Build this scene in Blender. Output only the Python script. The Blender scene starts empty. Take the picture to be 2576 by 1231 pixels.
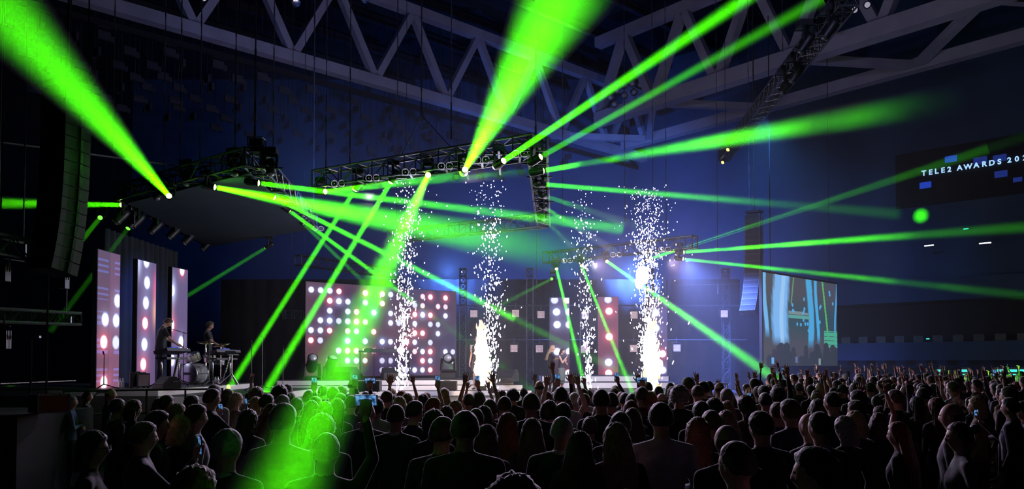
import bpy, bmesh, math, random
import numpy as np
from mathutils import Vector, Matrix, Quaternion
random.seed(7); np.random.seed(7)
SC = bpy.context.scene
COL = SC.collection
R = math.radians

# ------------------------------------------------------------------ camera
FPX = 2576 * 28 / 36.0
TILT = R(1.63)
CAMZ = 2.15
cam_d = bpy.data.cameras.new('camera'); cam = bpy.data.objects.new('camera', cam_d); COL.objects.link(cam)
cam_d.lens = 28; cam_d.sensor_width = 36; cam_d.shift_y = (858 - 615.5) / 2576; cam_d.clip_end = 300
cam.location = (0, 0, CAMZ); cam.rotation_euler = (R(90) + TILT, 0, 0)
SC.camera = cam

# ------------------------------------------------------------------ world, colour management, sampling
w = bpy.data.worlds.new('dim_arena'); SC.world = w; w.use_nodes = True
w.node_tree.nodes['Background'].inputs[0].default_value = (0.05, 0.12, 0.30, 1)
w.node_tree.nodes['Background'].inputs[1].default_value = 0.016
vs = SC.view_settings
vs.view_transform = 'Standard'; vs.look = 'None'; vs.gamma = 1; vs.use_curve_mapping = False
vs.exposure = 0.0
cy = SC.cycles
cy.max_bounces = 3; cy.diffuse_bounces = 1; cy.glossy_bounces = 2; cy.transmission_bounces = 3; cy.volume_bounces = 0
cy.transparent_max_bounces = 64; cy.sample_clamp_indirect = 4.0; cy.caustics_reflective = False; cy.caustics_refractive = False
cy.use_denoising = True

def lamp(name, typ, loc, power, color, target=None, **kw):
    d = bpy.data.lights.new(name, typ); d.energy = power; d.color = color
    for k, v in kw.items(): setattr(d, k, v)
    o = bpy.data.objects.new(name, d); COL.objects.link(o); o.location = loc
    if target is not None:
        o.rotation_euler = (Vector(target) - Vector(loc)).to_track_quat('-Z', 'Y').to_euler()
    return o

# stage wash fixtures on the front truss (key light on the singers and risers)
lamp('key_spot', 'SPOT', (9.6, 15.5, 11.2), 2900, (1, .90, .86), (1.6, 29.5, 1.8), spot_size=R(26), spot_blend=.7, shadow_soft_size=.2)
lamp('key_spot', 'SPOT', (9.0, 13.0, 11.2), 1900, (.93, .86, 1), (-4.5, 27, 1.4), spot_size=R(26), spot_blend=.7, shadow_soft_size=.2)
lamp('key_spot', 'SPOT', (2.0, 8.0, 10.5), 1500, (.95, .86, 1), (-8.3, 20.5, 2.2), spot_size=R(24), spot_blend=.7, shadow_soft_size=.2)
# blue washes up into the back of the hall
lamp('blue_wash', 'SPOT', (5.5, 36.5, 6.4), 15000, (.10, .26, 1), (8, 54, 7), spot_size=R(100), spot_blend=1, shadow_soft_size=.3)
lamp('blue_wash', 'SPOT', (-3.0, 36.5, 6.4), 6000, (.09, .24, 1), (-2, 52, 9), spot_size=R(130), spot_blend=1, shadow_soft_size=.3)
# blue lamps without fixtures, added to fill the stage haze with light
lamp('added_blue_fill', 'SPOT', (6.9, 31.6, 6.3), 15000, (.13, .25, 1), (9.5, 33, 1.0), spot_size=R(110), spot_blend=1, shadow_soft_size=.25)
lamp('added_blue_fill', 'SPOT', (2.2, 32.8, 6.3), 1500, (.13, .26, 1), (3.5, 34, 2.0), spot_size=R(110), spot_blend=1, shadow_soft_size=.25)
lamp('added_blue_fill', 'SPOT', (-4.6, 32.2, 6.2), 1100, (.14, .26, 1), (-2, 34, 2.0), spot_size=R(110), spot_blend=1, shadow_soft_size=.25)
lamp('added_blue_fill', 'SPOT', (-9.6, 24.2, 6.0), 300, (.04, .14, 1), (-11.6, 25, 2.2), spot_size=R(100), spot_blend=1, shadow_soft_size=.2)  # unseen lamp added to turn the drape behind the columns blue
# twin lamps on the front truss, backlighting the crowd
for x, y in ((-3.6, 20.0), (-.9, 18.6)):
    lamp('audience_light', 'SPOT', (x, y, 6.4), 1500, (.86, .64, 1), (x + 1.2, 6.5, 1.2), spot_size=R(78), spot_blend=.9, shadow_soft_size=.12)
for x, y in ((3.4, 32.4), (6.3, 31.8)):
    lamp('audience_light', 'SPOT', (x, y, 6.2), 4400, (.86, .62, 1), (x + 4.5, 13, 1.2), spot_size=R(70), spot_blend=.9, shadow_soft_size=.12)
lamp('blue_wash', 'SPOT', (9.5, 30.0, 11.4), 3000, (.08, .32, 1), (16, 44, 5), spot_size=R(70), spot_blend=1, shadow_soft_size=.3)
lamp('blue_wash', 'SPOT', (-6, 23.0, 7.4), 900, (.08, .24, 1), (-9, 40, 14), spot_size=R(110), spot_blend=1, shadow_soft_size=.3)
# unseen violet lamp added to lift the roof steel
lamp('added_roof_fill', 'SPOT', (6, 4, 10.5), 3400, (.50, .52, 1), (2, 40, 19), spot_size=R(80), spot_blend=1, shadow_soft_size=.4)

# ------------------------------------------------------------------ helpers
def P(px, py, d):
    """World point seen at photograph pixel (px, py), d metres in front of the camera."""
    xc = (px - 1288) / FPX; yc = (858 - py) / FPX
    y = math.cos(TILT) - yc * math.sin(TILT); z = math.sin(TILT) + yc * math.cos(TILT)
    s = d / y
    return Vector((xc * s, d, CAMZ + z * s))
def PZ(px, py, z):
    """World point seen at pixel (px, py) at height z."""
    a = P(px, py, 1.0); k = (z - CAMZ) / (a.z - CAMZ)
    return Vector((a.x * k, k, z))

def tag(o, label=None, cat=None, group=None, kind=None):
    if label: o['label'] = label
    if cat: o['category'] = cat
    if group: o['group'] = group
    if kind: o['kind'] = kind
    return o
def empty(name, loc=(0, 0, 0), rz=0):
    o = bpy.data.objects.new(name, None); COL.objects.link(o); o.location = loc; o.rotation_euler = (0, 0, rz)
    o.empty_display_size = .2
    return o

class MB:
    """Collects boxes, tubes and prisms; build() links them as one mesh object."""
    def __init__(self): self.v = []; self.f = []; self.m = []; self.cur = 0
    def add(self, vs, fs):
        o = len(self.v); self.v += [tuple(x) for x in vs]
        for f in fs: self.f.append([i + o for i in f]); self.m.append(self.cur)
        return self
    def box(self, c, s, rot=None):
        hx, hy, hz = s[0] / 2, s[1] / 2, s[2] / 2
        p = [Vector((x, y, z)) for x in (-hx, hx) for y in (-hy, hy) for z in (-hz, hz)]
        if rot is not None: p = [rot @ q for q in p]
        c = Vector(c)
        return self.add([q + c for q in p], [(0, 1, 3, 2), (4, 6, 7, 5), (0, 4, 5, 1), (2, 3, 7, 6), (0, 2, 6, 4), (1, 5, 7, 3)])
    def tube(self, a, b, r0, r1=None, n=6, cap=True):
        a = Vector(a); b = Vector(b); r1 = r0 if r1 is None else r1
        d = (b - a)
        if d.length < 1e-6: return self
        q = d.to_track_quat('Z', 'Y')
        ring = [q @ Vector((math.cos(2 * math.pi * i / n), math.sin(2 * math.pi * i / n), 0)) for i in range(n)]
        vs = [a + r * r0 for r in ring] + [b + r * r1 for r in ring]
        fs = [(i, (i + 1) % n, n + (i + 1) % n, n + i) for i in range(n)]
        if cap: fs += [tuple(range(n - 1, -1, -1)), tuple(range(n, 2 * n))]
        return self.add(vs, fs)
    def path(self, pts, r, n=6):
        for a, b in zip(pts[:-1], pts[1:]): self.tube(a, b, r, r, n)
        return self
    def prism(self, poly, z0, z1):
        n = len(poly)
        area = sum(poly[i][0] * poly[(i + 1) % n][1] - poly[(i + 1) % n][0] * poly[i][1] for i in range(n))
        if area < 0: poly = poly[::-1]
        vs = [(x, y, z0) for x, y in poly] + [(x, y, z1) for x, y in poly]
        fs = [(i, (i + 1) % n, n + (i + 1) % n, n + i) for i in range(n)] + [tuple(range(n - 1, -1, -1)), tuple(range(n, 2 * n))]
        return self.add(vs, fs)
    def loft(self, rings, cap=True):
        n = len(rings[0]); vs = [p for r in rings for p in r]; fs = []
        for k in range(len(rings) - 1):
            for i in range(n):
                fs.append((k * n + i, k * n + (i + 1) % n, (k + 1) * n + (i + 1) % n, (k + 1) * n + i))
        if cap: fs += [tuple(range(n - 1, -1, -1)), tuple(range((len(rings) - 1) * n, len(rings) * n))]
        return self.add(vs, fs)
    def lathe(self, prof, c=(0, 0, 0), rot=None, n=16):
        c = Vector(c); rings = []
        for r, z in prof:
            ring = [Vector((r * math.cos(2 * math.pi * i / n), r * math.sin(2 * math.pi * i / n), z)) for i in range(n)]
            rings.append([(rot @ q if rot is not None else q) + c for q in ring])
        return self.loft(rings)
    def ball(self, c, r, rot=None, n=10, k=6):
        rx, ry, rz = (r, r, r) if not hasattr(r, '__len__') else r
        rings = []
        for j in range(k + 1):
            t = math.pi * (j + .02 if j == 0 else j - .02 if j == k else j) / k - math.pi / 2
            ring = [Vector((rx * math.cos(t) * math.cos(2 * math.pi * i / n), ry * math.cos(t) * math.sin(2 * math.pi * i / n), rz * math.sin(t))) for i in range(n)]
            rings.append([(rot @ q if rot is not None else q) + Vector(c) for q in ring])
        return self.loft(rings)
    def mesh(self, name, mats, smooth=False):
        me = bpy.data.meshes.new(name); me.from_pydata(self.v, [], self.f)
        for m in (mats if isinstance(mats, (list, tuple)) else [mats]): me.materials.append(m)
        if isinstance(mats, (list, tuple)): me.polygons.foreach_set('material_index', self.m)
        if smooth: me.polygons.foreach_set('use_smooth', [True] * len(me.polygons))
        me.update(); return me
    def build(self, name, mats, parent=None, smooth=False):
        o = bpy.data.objects.new(name, self.mesh(name, mats, smooth)); COL.objects.link(o)
        if parent is not None: o.parent = parent
        return o

def mat(name, color, rough=.6, metal=0, emit=None, strength=0, var=.15, scale=6, sheen=0, objcol=False, spec=.5, bump=0):
    m = bpy.data.materials.new(name); m.use_nodes = True; nt = m.node_tree; b = nt.nodes['Principled BSDF']
    b.inputs['Roughness'].default_value = rough; b.inputs['Metallic'].default_value = metal
    b.inputs['Specular IOR Level'].default_value = spec
    if sheen: b.inputs['Sheen Weight'].default_value = sheen; b.inputs['Sheen Roughness'].default_value = .35
    b.inputs['Base Color'].default_value = (*color, 1)
    if var or objcol or bump:
        tc = nt.nodes.new('ShaderNodeTexCoord')
        nz = nt.nodes.new('ShaderNodeTexNoise'); nz.inputs['Scale'].default_value = scale; nz.inputs['Detail'].default_value = 3
        nt.links.new(tc.outputs['Object'], nz.inputs['Vector'])
        mp = nt.nodes.new('ShaderNodeMapRange'); mp.inputs['From Min'].default_value = .3; mp.inputs['From Max'].default_value = .7
        mp.inputs['To Min'].default_value = 1 - var; mp.inputs['To Max'].default_value = 1 + var
        nt.links.new(nz.outputs[0], mp.inputs['Value'])
        mx = nt.nodes.new('ShaderNodeVectorMath'); mx.operation = 'SCALE'
        if objcol:
            oi = nt.nodes.new('ShaderNodeObjectInfo'); nt.links.new(oi.outputs['Color'], mx.inputs[0])
        else: mx.inputs[0].default_value = color
        nt.links.new(mp.outputs[0], mx.inputs['Scale']); nt.links.new(mx.outputs[0], b.inputs['Base Color'])
        if bump:
            bp = nt.nodes.new('ShaderNodeBump'); bp.inputs['Strength'].default_value = bump; bp.inputs['Distance'].default_value = .01
            nt.links.new(nz.outputs[0], bp.inputs['Height']); nt.links.new(bp.outputs[0], b.inputs['Normal'])
    if emit:
        b.inputs['Emission Color'].default_value = (*emit, 1); b.inputs['Emission Strength'].default_value = strength
        m.cycles.emission_sampling = 'NONE'
    return m
def screen_mat(name, strength=1.0):
    m = bpy.data.materials.new(name); m.use_nodes = True; nt = m.node_tree; b = nt.nodes['Principled BSDF']
    b.inputs['Base Color'].default_value = (.008, .008, .01, 1); b.inputs['Roughness'].default_value = .6; b.inputs['Specular IOR Level'].default_value = .1
    a = nt.nodes.new('ShaderNodeAttribute'); a.attribute_name = 'pix'; nt.links.new(a.outputs['Color'], b.inputs['Emission Color'])
    b.inputs['Emission Strength'].default_value = strength; m.cycles.emission_sampling = 'FRONT'
    return m
def haze_mat(name, density, turb=0, scale=.5, color=(1, 1, 1), fade=False):
    m = bpy.data.materials.new(name); m.use_nodes = True; nt = m.node_tree; nt.nodes.clear()
    out = nt.nodes.new('ShaderNodeOutputMaterial'); s = nt.nodes.new('ShaderNodeVolumeScatter')
    s.inputs['Density'].default_value = density; s.inputs['Color'].default_value = (*color, 1); s.inputs['Anisotropy'].default_value = 0.0
    nt.links.new(s.outputs[0], out.inputs['Volume'])
    m.cycles.volume_sampling = 'EQUIANGULAR'
    if turb:
        tc = nt.nodes.new('ShaderNodeTexCoord'); nz = nt.nodes.new('ShaderNodeTexNoise')
        nz.inputs['Scale'].default_value = scale; nz.inputs['Detail'].default_value = 3; nz.inputs['Distortion'].default_value = .6
        nt.links.new(tc.outputs['Object'], nz.inputs['Vector'])
        mp = nt.nodes.new('ShaderNodeMapRange'); mp.inputs['From Min'].default_value = .38; mp.inputs['From Max'].default_value = .68
        mp.inputs['To Min'].default_value = density * (1 - turb); mp.inputs['To Max'].default_value = density * (1 + turb * 2.2)
        nt.links.new(nz.outputs[0], mp.inputs['Value']); nt.links.new(mp.outputs[0], s.inputs['Density'])
    if fade:   # beam fade built into the haze: density drops away from the lens
        tc = nt.nodes.new('ShaderNodeTexCoord'); ln = nt.nodes.new('ShaderNodeVectorMath'); ln.operation = 'LENGTH'
        nt.links.new(tc.outputs['Object'], ln.inputs[0])
        at = nt.nodes.new('ShaderNodeAttribute'); at.attribute_type = 'OBJECT'; at.attribute_name = 'reach'
        dv = nt.nodes.new('ShaderNodeMath'); dv.operation = 'DIVIDE'; nt.links.new(ln.outputs['Value'], dv.inputs[0]); nt.links.new(at.outputs['Fac'], dv.inputs[1])
        mr = nt.nodes.new('ShaderNodeMapRange'); mr.interpolation_type = 'SMOOTHSTEP'
        mr.inputs['From Min'].default_value = .25; mr.inputs['From Max'].default_value = 1; mr.inputs['To Min'].default_value = 1; mr.inputs['To Max'].default_value = 0
        nt.links.new(dv.outputs[0], mr.inputs['Value'])
        ml = nt.nodes.new('ShaderNodeMath'); ml.operation = 'MULTIPLY'; nt.links.new(mr.outputs[0], ml.inputs[0])
        src = s.inputs['Density'].links[0].from_socket if s.inputs['Density'].links else None
        if src is not None: nt.links.new(src, ml.inputs[1])
        else: ml.inputs[1].default_value = density
        nt.links.new(ml.outputs[0], s.inputs['Density'])
    return m

M = {}
M['floor'] = mat('dark_floor', (.045, .045, .055), .55, scale=1.2, var=.3)
M['wall'] = mat('hall_wall', (.030, .065, .13), .9, scale=.25, var=.25)
M['wall_dark'] = mat('black_drape', (.010, .011, .016), .95, scale=2)
M['drape_blue'] = mat('charcoal_drape', (.03, .035, .05), .95, scale=2)
M['ceil'] = mat('roof_deck', (.012, .022, .04), .9, scale=.5)
M['steel'] = mat('painted_roof_steel', (.29, .27, .34), .6, scale=.8)
M['alu'] = mat('truss_aluminium', (.13, .13, .15), .4, .7, var=.1)
M['aludark'] = mat('black_truss_tube', (.07, .07, .085), .4, .5, var=.1)
M['black'] = mat('black_plastic', (.012, .012, .015), .45, var=.1)
M['blackmetal'] = mat('black_metal', (.03, .03, .035), .4, .6, var=.1)
M['chrome'] = mat('chrome', (.75, .75, .78), .2, 1, var=.05)
M['white'] = mat('white_laminate', (.78, .76, .76), .5, scale=3, var=.04)
M['deck'] = mat('black_stage_deck', (.035, .035, .04), .5, scale=8, var=.25)
M['skirt'] = mat('grey_stage_skirt', (.10, .105, .09), .8, scale=4)
M['canopy'] = mat('dark_canopy_cloth', (.022, .036, .058), .85, scale=1.5)
M['lens'] = mat('green_lens', (.1, .1, .1), .2, emit=(.55, 1, .12), strength=14)
M['lens_dim'] = mat('dim_green_lens', (.1, .1, .1), .2, emit=(.25, 1, .08), strength=1.2)
M['glass'] = mat('clear_lens_glass', (.5, .5, .55), .12, .3, var=0)
M['blind'] = mat('warm_blinder_face', (.3, .3, .3), .4, emit=(1, .62, .52), strength=.55)
M['lampring'] = mat('pale_lamp_ring', (.4, .4, .42), .4, emit=(.75, .7, .9), strength=.35)
M['spark'] = mat('white_hot_spark', (.1, .1, .1), 1, emit=(.86, .80, 1.0), strength=7, var=0)
M['flamecore'] = mat('white_flame', (.1, .1, .1), 1, emit=(1.0, .84, .66), strength=3.2, var=0)
M['flameedge'] = mat('orange_flame', (.1, .1, .1), 1, emit=(1.0, .52, .26), strength=1.6, var=0)
M['cyan'] = mat('cyan_lamp', (.1, .1, .1), .5, emit=(.05, .8, .7), strength=1.2, var=0)
M['whitelamp'] = mat('white_tube_lamp', (.1, .1, .1), .5, emit=(.8, .9, 1), strength=3, var=0)
M['bluesq'] = mat('blue_led_square', (.02, .02, .03), .5, emit=(.012, .045, .42), strength=1, var=0)
M['bluesqdim'] = mat('dim_blue_led_square', (.02, .02, .03), .5, emit=(.008, .02, .16), strength=1, var=0)
M['letter'] = mat('ice_blue_lettering', (.02, .02, .03), .5, emit=(.35, .62, 1), strength=1.3, var=0)
M['red'] = mat('red_case_laminate', (.34, .006, .006), .5, scale=5)
M['amber'] = mat('amber_lamp', (.1, .1, .1), .5, emit=(1, .75, .08), strength=5, var=0)
M['haze'] = haze_mat('beam_haze', .035)
M['haze_thin'] = haze_mat('long_beam_haze', .045)
M['haze_turb'] = haze_mat('swirling_beam_haze', .030, .85, .42, fade=True)
M['haze_fade'] = haze_mat('thinning_beam_haze', .035, fade=True)
M['stage_haze'] = haze_mat('stage_haze', .006)

# ------------------------------------------------------------------ the hall shell
def struct(name, mb, m, **kw): return tag(mb.build(name, m, **kw), kind='structure')
struct('floor', MB().box((4, 25, -.05), (90, 80, .1)), M['floor'])
struct('wall_back', MB().box((2, 56, 12), (90, .4, 24)), M['wall'])
struct('wall_left', MB().box((-27, 28, 12), (.4, 60, 24)), M['wall_dark'])
wr = struct('wall_right', MB().box((0, 0, 12), (.4, 60, 24)), M['wall'])
wr.location = (29.6, 33.3, 0); wr.rotation_euler = (0, 0, R(45.5))
struct('ceiling', MB().box((4, 30, 22.4), (90, 90, .3)), M['ceil'])

# ------------------------------------------------------------------ roof steel
def beam_box(parent, name, a, b, wd, ht, m):
    a = Vector(a); b = Vector(b); d = b - a
    q = d.to_track_quat('Y', 'Z').to_matrix()
    return MB().box((a + b) / 2, (wd, d.length, ht), q).build(name, m, parent)
U1 = Vector((.73, .683, 0)); N0 = Vector((-9.94, 35.7, 0))
rt = empty('roof_truss')
tag(rt, 'large violet-grey steel roof truss with V-shaped diagonals running above the drummers\' canopy', 'roof truss')
step = 4.42
for k in range(-4, 6):
    a = N0 + U1 * step * k; b = N0 + U1 * step * (k + 1)
    beam_box(rt, 'bottom_chord', a + Vector((0, 0, 16)), b + Vector((0, 0, 16)), .5, .5, M['steel'])
    m_ = (a + b) / 2
    beam_box(rt, 'top_chord', a + U1 * step / 2 + Vector((0, 0, 20.2)), b + U1 * step / 2 + Vector((0, 0, 20.2)), .5, .5, M['steel'])
    beam_box(rt, 'diagonal', a + Vector((0, 0, 16.1)), m_ + Vector((0, 0, 20.1)), .34, .34, M['steel'])
    beam_box(rt, 'diagonal', m_ + Vector((0, 0, 20.1)), b + Vector((0, 0, 16.1)), .34, .34, M['steel'])
    beam_box(rt, 'service_rail', a + Vector((-.4, .4, 15.45)), b + Vector((-.4, .4, 15.45)), .2, .25, M['blackmetal'])
U2 = Vector((-.65, .76, 0)); Q0 = Vector((12.7, 35.8, 0)); Q1 = Vector((14.9, 41.2, 0))
rt2 = empty('roof_truss')
tag(rt2, 'broad violet-grey steel roof truss with doubled lower chord above the video screen', 'roof truss')
for k in range(-6, 3):
    a = Q0 + U2 * 4 * k; b = Q0 + U2 * 4 * (k + 1); a2 = Q1 + U2 * 4 * k; b2 = Q1 + U2 * 4 * (k + 1)
    Z = Vector((0, 0, 16)); ZT = Vector((0, 0, 20.4))
    beam_box(rt2, 'bottom_chord', a + Z, b + Z, .7, .7, M['steel'])
    beam_box(rt2, 'bottom_chord', a2 + Z, b2 + Z, .55, .55, M['steel'])
    beam_box(rt2, 'top_chord', a + ZT, b + ZT, .55, .55, M['steel'])
    beam_box(rt2, 'diagonal', a + Z, (a + b) / 2 + ZT, .42, .42, M['steel'])
    beam_box(rt2, 'diagonal', (a + b) / 2 + ZT, b + Z, .42, .42, M['steel'])
    if k % 2 == 0:
        beam_box(rt2, 'cross_strut', a + Z, (a2 + b2) / 2 + Z, .36, .36, M['steel'])
        beam_box(rt2, 'cross_strut', (a2 + b2) / 2 + Z, b + U2 * 4 + Z, .36, .36, M['steel'])
# roof deck purlins
for k in range(9):
    o = empty('roof_purlin', (0, 0, 0)); c = Vector((2, 24 + k * 5.0, 21.6))
    beam_box(o, 'flange', c - U1 * 34, c + U1 * 34, .3, .12, M['aludark'])
    beam_box(o, 'web', c - U1 * 34 + Vector((0, 0, .25)), c + U1 * 34 + Vector((0, 0, .25)), .08, .4, M['aludark'])
    tag(o, 'dark roof purlin crossing under the roof deck', 'purlin', 'dark roof purlins')
# baffles hung behind the roof truss
bme = MB().box((0, 0, 0), (.5, .12, .34)).box((.32, .02, -.08), (.14, .18, .22)).box((0, 0, 3.62), (.022, .022, 7.0)).mesh('acoustic_baffle', M['aludark'])
V1 = Vector((-.683, .73, 0))
for j in range(10):
    for k in range(16):
        p = N0 + U1 * (-14 + k * 2.2 + (j % 2) * 1.1 + random.uniform(-.3, .3)) + V1 * (.9 + j * 1.0)
        o = bpy.data.objects.new('acoustic_baffle', bme); COL.objects.link(o)
        o.location = (p.x, p.y, 15.12 + random.uniform(-.02, .02)); o.rotation_euler = (0, 0, R(43 + random.choice((0, 90)) + random.uniform(-8, 8)))
        tag(o, 'small dark baffle hanging in rows behind the steel roof truss', 'baffle', 'dark baffles behind the roof truss')

# ------------------------------------------------------------------ lighting trusses
def truss(A, B, w_, label, m=None, name='box_truss', bays=None, group=None, hang=False):
    m = m or M['aludark']; A = Vector(A); B = Vector(B); d = B - A; L = d.length
    q = d.to_track_quat('Y', 'Z').to_matrix(); X = q @ Vector((1, 0, 0)); Zv = q @ Vector((0, 0, 1)); u = d / L
    t = empty(name, A); h = w_ / 2; C4 = [(-h, -h), (h, -h), (h, h), (-h, h)]
    for cx, cz in C4: MB().tube(X * cx + Zv * cz, X * cx + Zv * cz + d, .028, n=6).build('chord', m, t)
    n = bays or max(3, int(L / (w_ * 1.1))); lat = MB()
    for i in range(n):
        a = u * (L * i / n); b = u * (L * (i + 1) / n)
        for s in range(4):
            c0 = C4[s]; c1 = C4[(s + 1) % 4]
            if i % 2: c0, c1 = c1, c0
            lat.tube(a + X * c0[0] + Zv * c0[1], b + X * c1[0] + Zv * c1[1], .016, n=4, cap=False)
            lat.tube(a + X * c0[0] + Zv * c0[1], a + X * c1[0] + Zv * c1[1], .016, n=4, cap=False)
    tag(lat.build('lattice', m, t), kind='stuff')
    for e in (Vector((0, 0, 0)), d):
        fr = MB()
        for s in range(4): fr.tube(e + X * C4[s][0] + Zv * C4[s][1], e + X * C4[(s + 1) % 4][0] + Zv * C4[(s + 1) % 4][1], .03, n=5)
        fr.build('end_frame', m, t)
    if hang:
        for e in (u * .3, d - u * .3): MB().tube(e + Vector((0, 0, h)), e + Vector((0, 0, 22.25 - (A + e).z)), .012, n=5).build('suspension_line', M['blackmetal'], t)
    return tag(t, label, 'truss', group)
ZT1 = 7.0
def top(px, py, z=ZT1): return PZ(px, py, z)
A1, B1, D1 = top(312, 488), top(636, 398), top(525, 602); C1 = B1 + D1 - A1
E2, F2, G2 = top(800, 455), top(1352, 368), top(1367, 556); H2 = E2 + G2 - F2
truss(A1, B1, .42, 'dark lattice truss along the near edge of the drummers\' canopy')
truss(B1, C1, .42, 'dark lattice truss with a bright top rail beside the drummers\' canopy', M['alu'])
truss(A1, D1, .42, 'dark lattice truss above the three tall LED columns', M['alu'])
truss(D1, C1, .42, 'dark lattice truss at the back of the drummers\' canopy')
truss(E2, F2, .45, 'front lighting truss carrying round twin lamps above the spark fountains', M['alu'])
truss(F2, G2, .42, 'lighting truss running back from the twin-lamp truss with a row of green beams')
truss(G2, H2, .42, 'thin back truss behind the twin-lamp truss', hang=True)
I3, J3 = top(1374, 649, 6.8), top(1748, 609, 6.8)
truss(I3, J3, .45, 'lighting truss above the two narrow LED columns and the singers', M['alu'])
truss(top(750, 655, 6.4), top(1010, 690, 6.4), .4, 'dim back truss above the dotted LED wall', M['aludark'], hang=True)
truss((-9.6, 33.5, 4.2), (-4.6, 36.5, 4.2), .35, 'dim low truss in the dark beside the dotted LED wall', M['alu'], hang=True)
truss(P(-30, 612, 12), P(85, 634, 13.2), .3, 'short lattice truss beside the big line array', M['alu'], hang=True)
truss(P(-40, 792, 13), P(190, 803, 15.5), .22, 'low lattice rail with hanging floodlights below the big line array', M['alu'], hang=True)
FO0, FO1 = PZ(2135, -10, 12), PZ(1822, 392, 12)
truss(FO0, FO1, .5, 'dark flown truss with floodlights crossing under the broad roof truss', bays=46, hang=True)
# canopy cloth stretched inside the first frame
cm = MB(); z_ = ZT1 - .3
q4 = [A1 + (B1 - A1) * .03, B1 - (B1 - A1) * .03 + (C1 - B1) * .02, C1, D1]
cm.add([(p.x, p.y, z_) for p in q4] + [(p.x, p.y, z_ + .03) for p in q4], [(0, 1, 2, 3), (7, 6, 5, 4), (0, 4, 5, 1), (1, 5, 6, 2), (2, 6, 7, 3), (3, 7, 4, 0)])
tag(cm.build('canopy_cloth', M['canopy']), 'dark grey canopy cloth stretched flat inside the truss frame over the drums', 'canopy')

# hoist chains and cables
def chain(px, py, d, ztop, label, r=.016, m='alu', group=None):
    p = P(px, py, d); o = MB()
    n = max(6, int((ztop - p.z) / .30)); h = (ztop - p.z) / n
    for i in range(n):     # links turned against each other
        a = Vector((p.x, p.y, p.z + h * i)); ang = (i % 2) * 1.57
        off = Vector((math.cos(ang), math.sin(ang), 0)) * r * .5
        o.tube(a + off, a + off + Vector((0, 0, h * 1.05)), r * .6, n=4, cap=False); o.tube(a - off, a - off + Vector((0, 0, h * 1.05)), r * .6, n=4, cap=False)
    return tag(o.build('hoist_chain', M[m]), label, 'chain', group)
chain(641, 352, 18.6, 16, 'heavy hoist chain lit green rising from the motor at the canopy corner', .024)
for px, py, d in ((412, 430, 21.5), (453, 425, 21), (503, 415, 20.5), (591, 400, 19.5), (687, 420, 22), (788, 560, 26), (283, 470, 22.5), (221, 240, 14), (820, 430, 22), (880, 425, 21.5), (1060, 290, 19.5), (1135, 350, 19.5)):
    chain(px, py, d, 20, 'thin hoist chain dropping from the roof to the stage trusses', .017 if px != 788 else .024, group='hoist chains over the stage')
for px, py, d in ((1347, 352, 18.2), (1416, 560, 27), (1572, 560, 33), (1642, 500, 33), (1676, 600, 33), (1885, 540, 34), (1897, 540, 34), (1969, 130, 30), (1350, 720, 34), (1806, 740, 34)):
    chain(px, py, d, 20, 'thin steel chain hanging through the blue haze behind the sparks', .017, group='hoist chains in the haze')
hm = empty('chain_hoist', P(645, 372, 18.6))
MB().box((0, 0, .12), (.30, .22, .16)).box((0, 0, -.02), (.22, .2, .16)).build('body', M['blackmetal'], hm)
f_ = MB()
for sx in (-.17, .17):
    for sy in (-.13, .13): f_.tube((sx, sy, .02), (sx, sy, .22), .012, n=4)
for z in (.02, .22):
    f_.path([(-.17, -.13, z), (.17, -.13, z), (.17, .13, z), (-.17, .13, z), (-.17, -.13, z)], .012, 4)
f_.build('cage', M['alu'], hm)
MB().tube((.1, 0, -.1), (.1, 0, -.42), .01).tube((-.1, 0, -.1), (-.06, 0, -.42), .01).build('hook_sling', M['alu'], hm)
tag(hm, 'chain hoist motor in a pale wire cage on the canopy corner', 'hoist')
def cable(pts, r, label, m='alu'):
    return tag(MB().path([Vector(p) for p in pts], r, 5).build('steel_cable', M[m]), label, 'cable')
cable([P(1060, 292, 19.5), P(1012, 388, 19.6)], .012, 'bridle cable slanting down from the roof to the twin-lamp truss')
cable([P(1062, 292, 19.5), P(1135, 372, 19.2)], .012, 'short bridle cable slanting the other way to the twin-lamp truss')
cable([P(218, 387, 17), P(470, 420, 21)], .022, 'bright steel cable running from the line array to the canopy truss')
cable([P(-20, 355, 13), P(112, 372, 14)], .016, 'thin steel cable ending behind the line array')
cable([P(0, 966, 13), P(190, 958, 15)], .012, 'thin handrail cable in the dark beside the red flight case')
cable([P(1700, 718, 34), P(1872, 714, 34)], .012, 'faint horizontal cable beside the curved line array')

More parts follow.
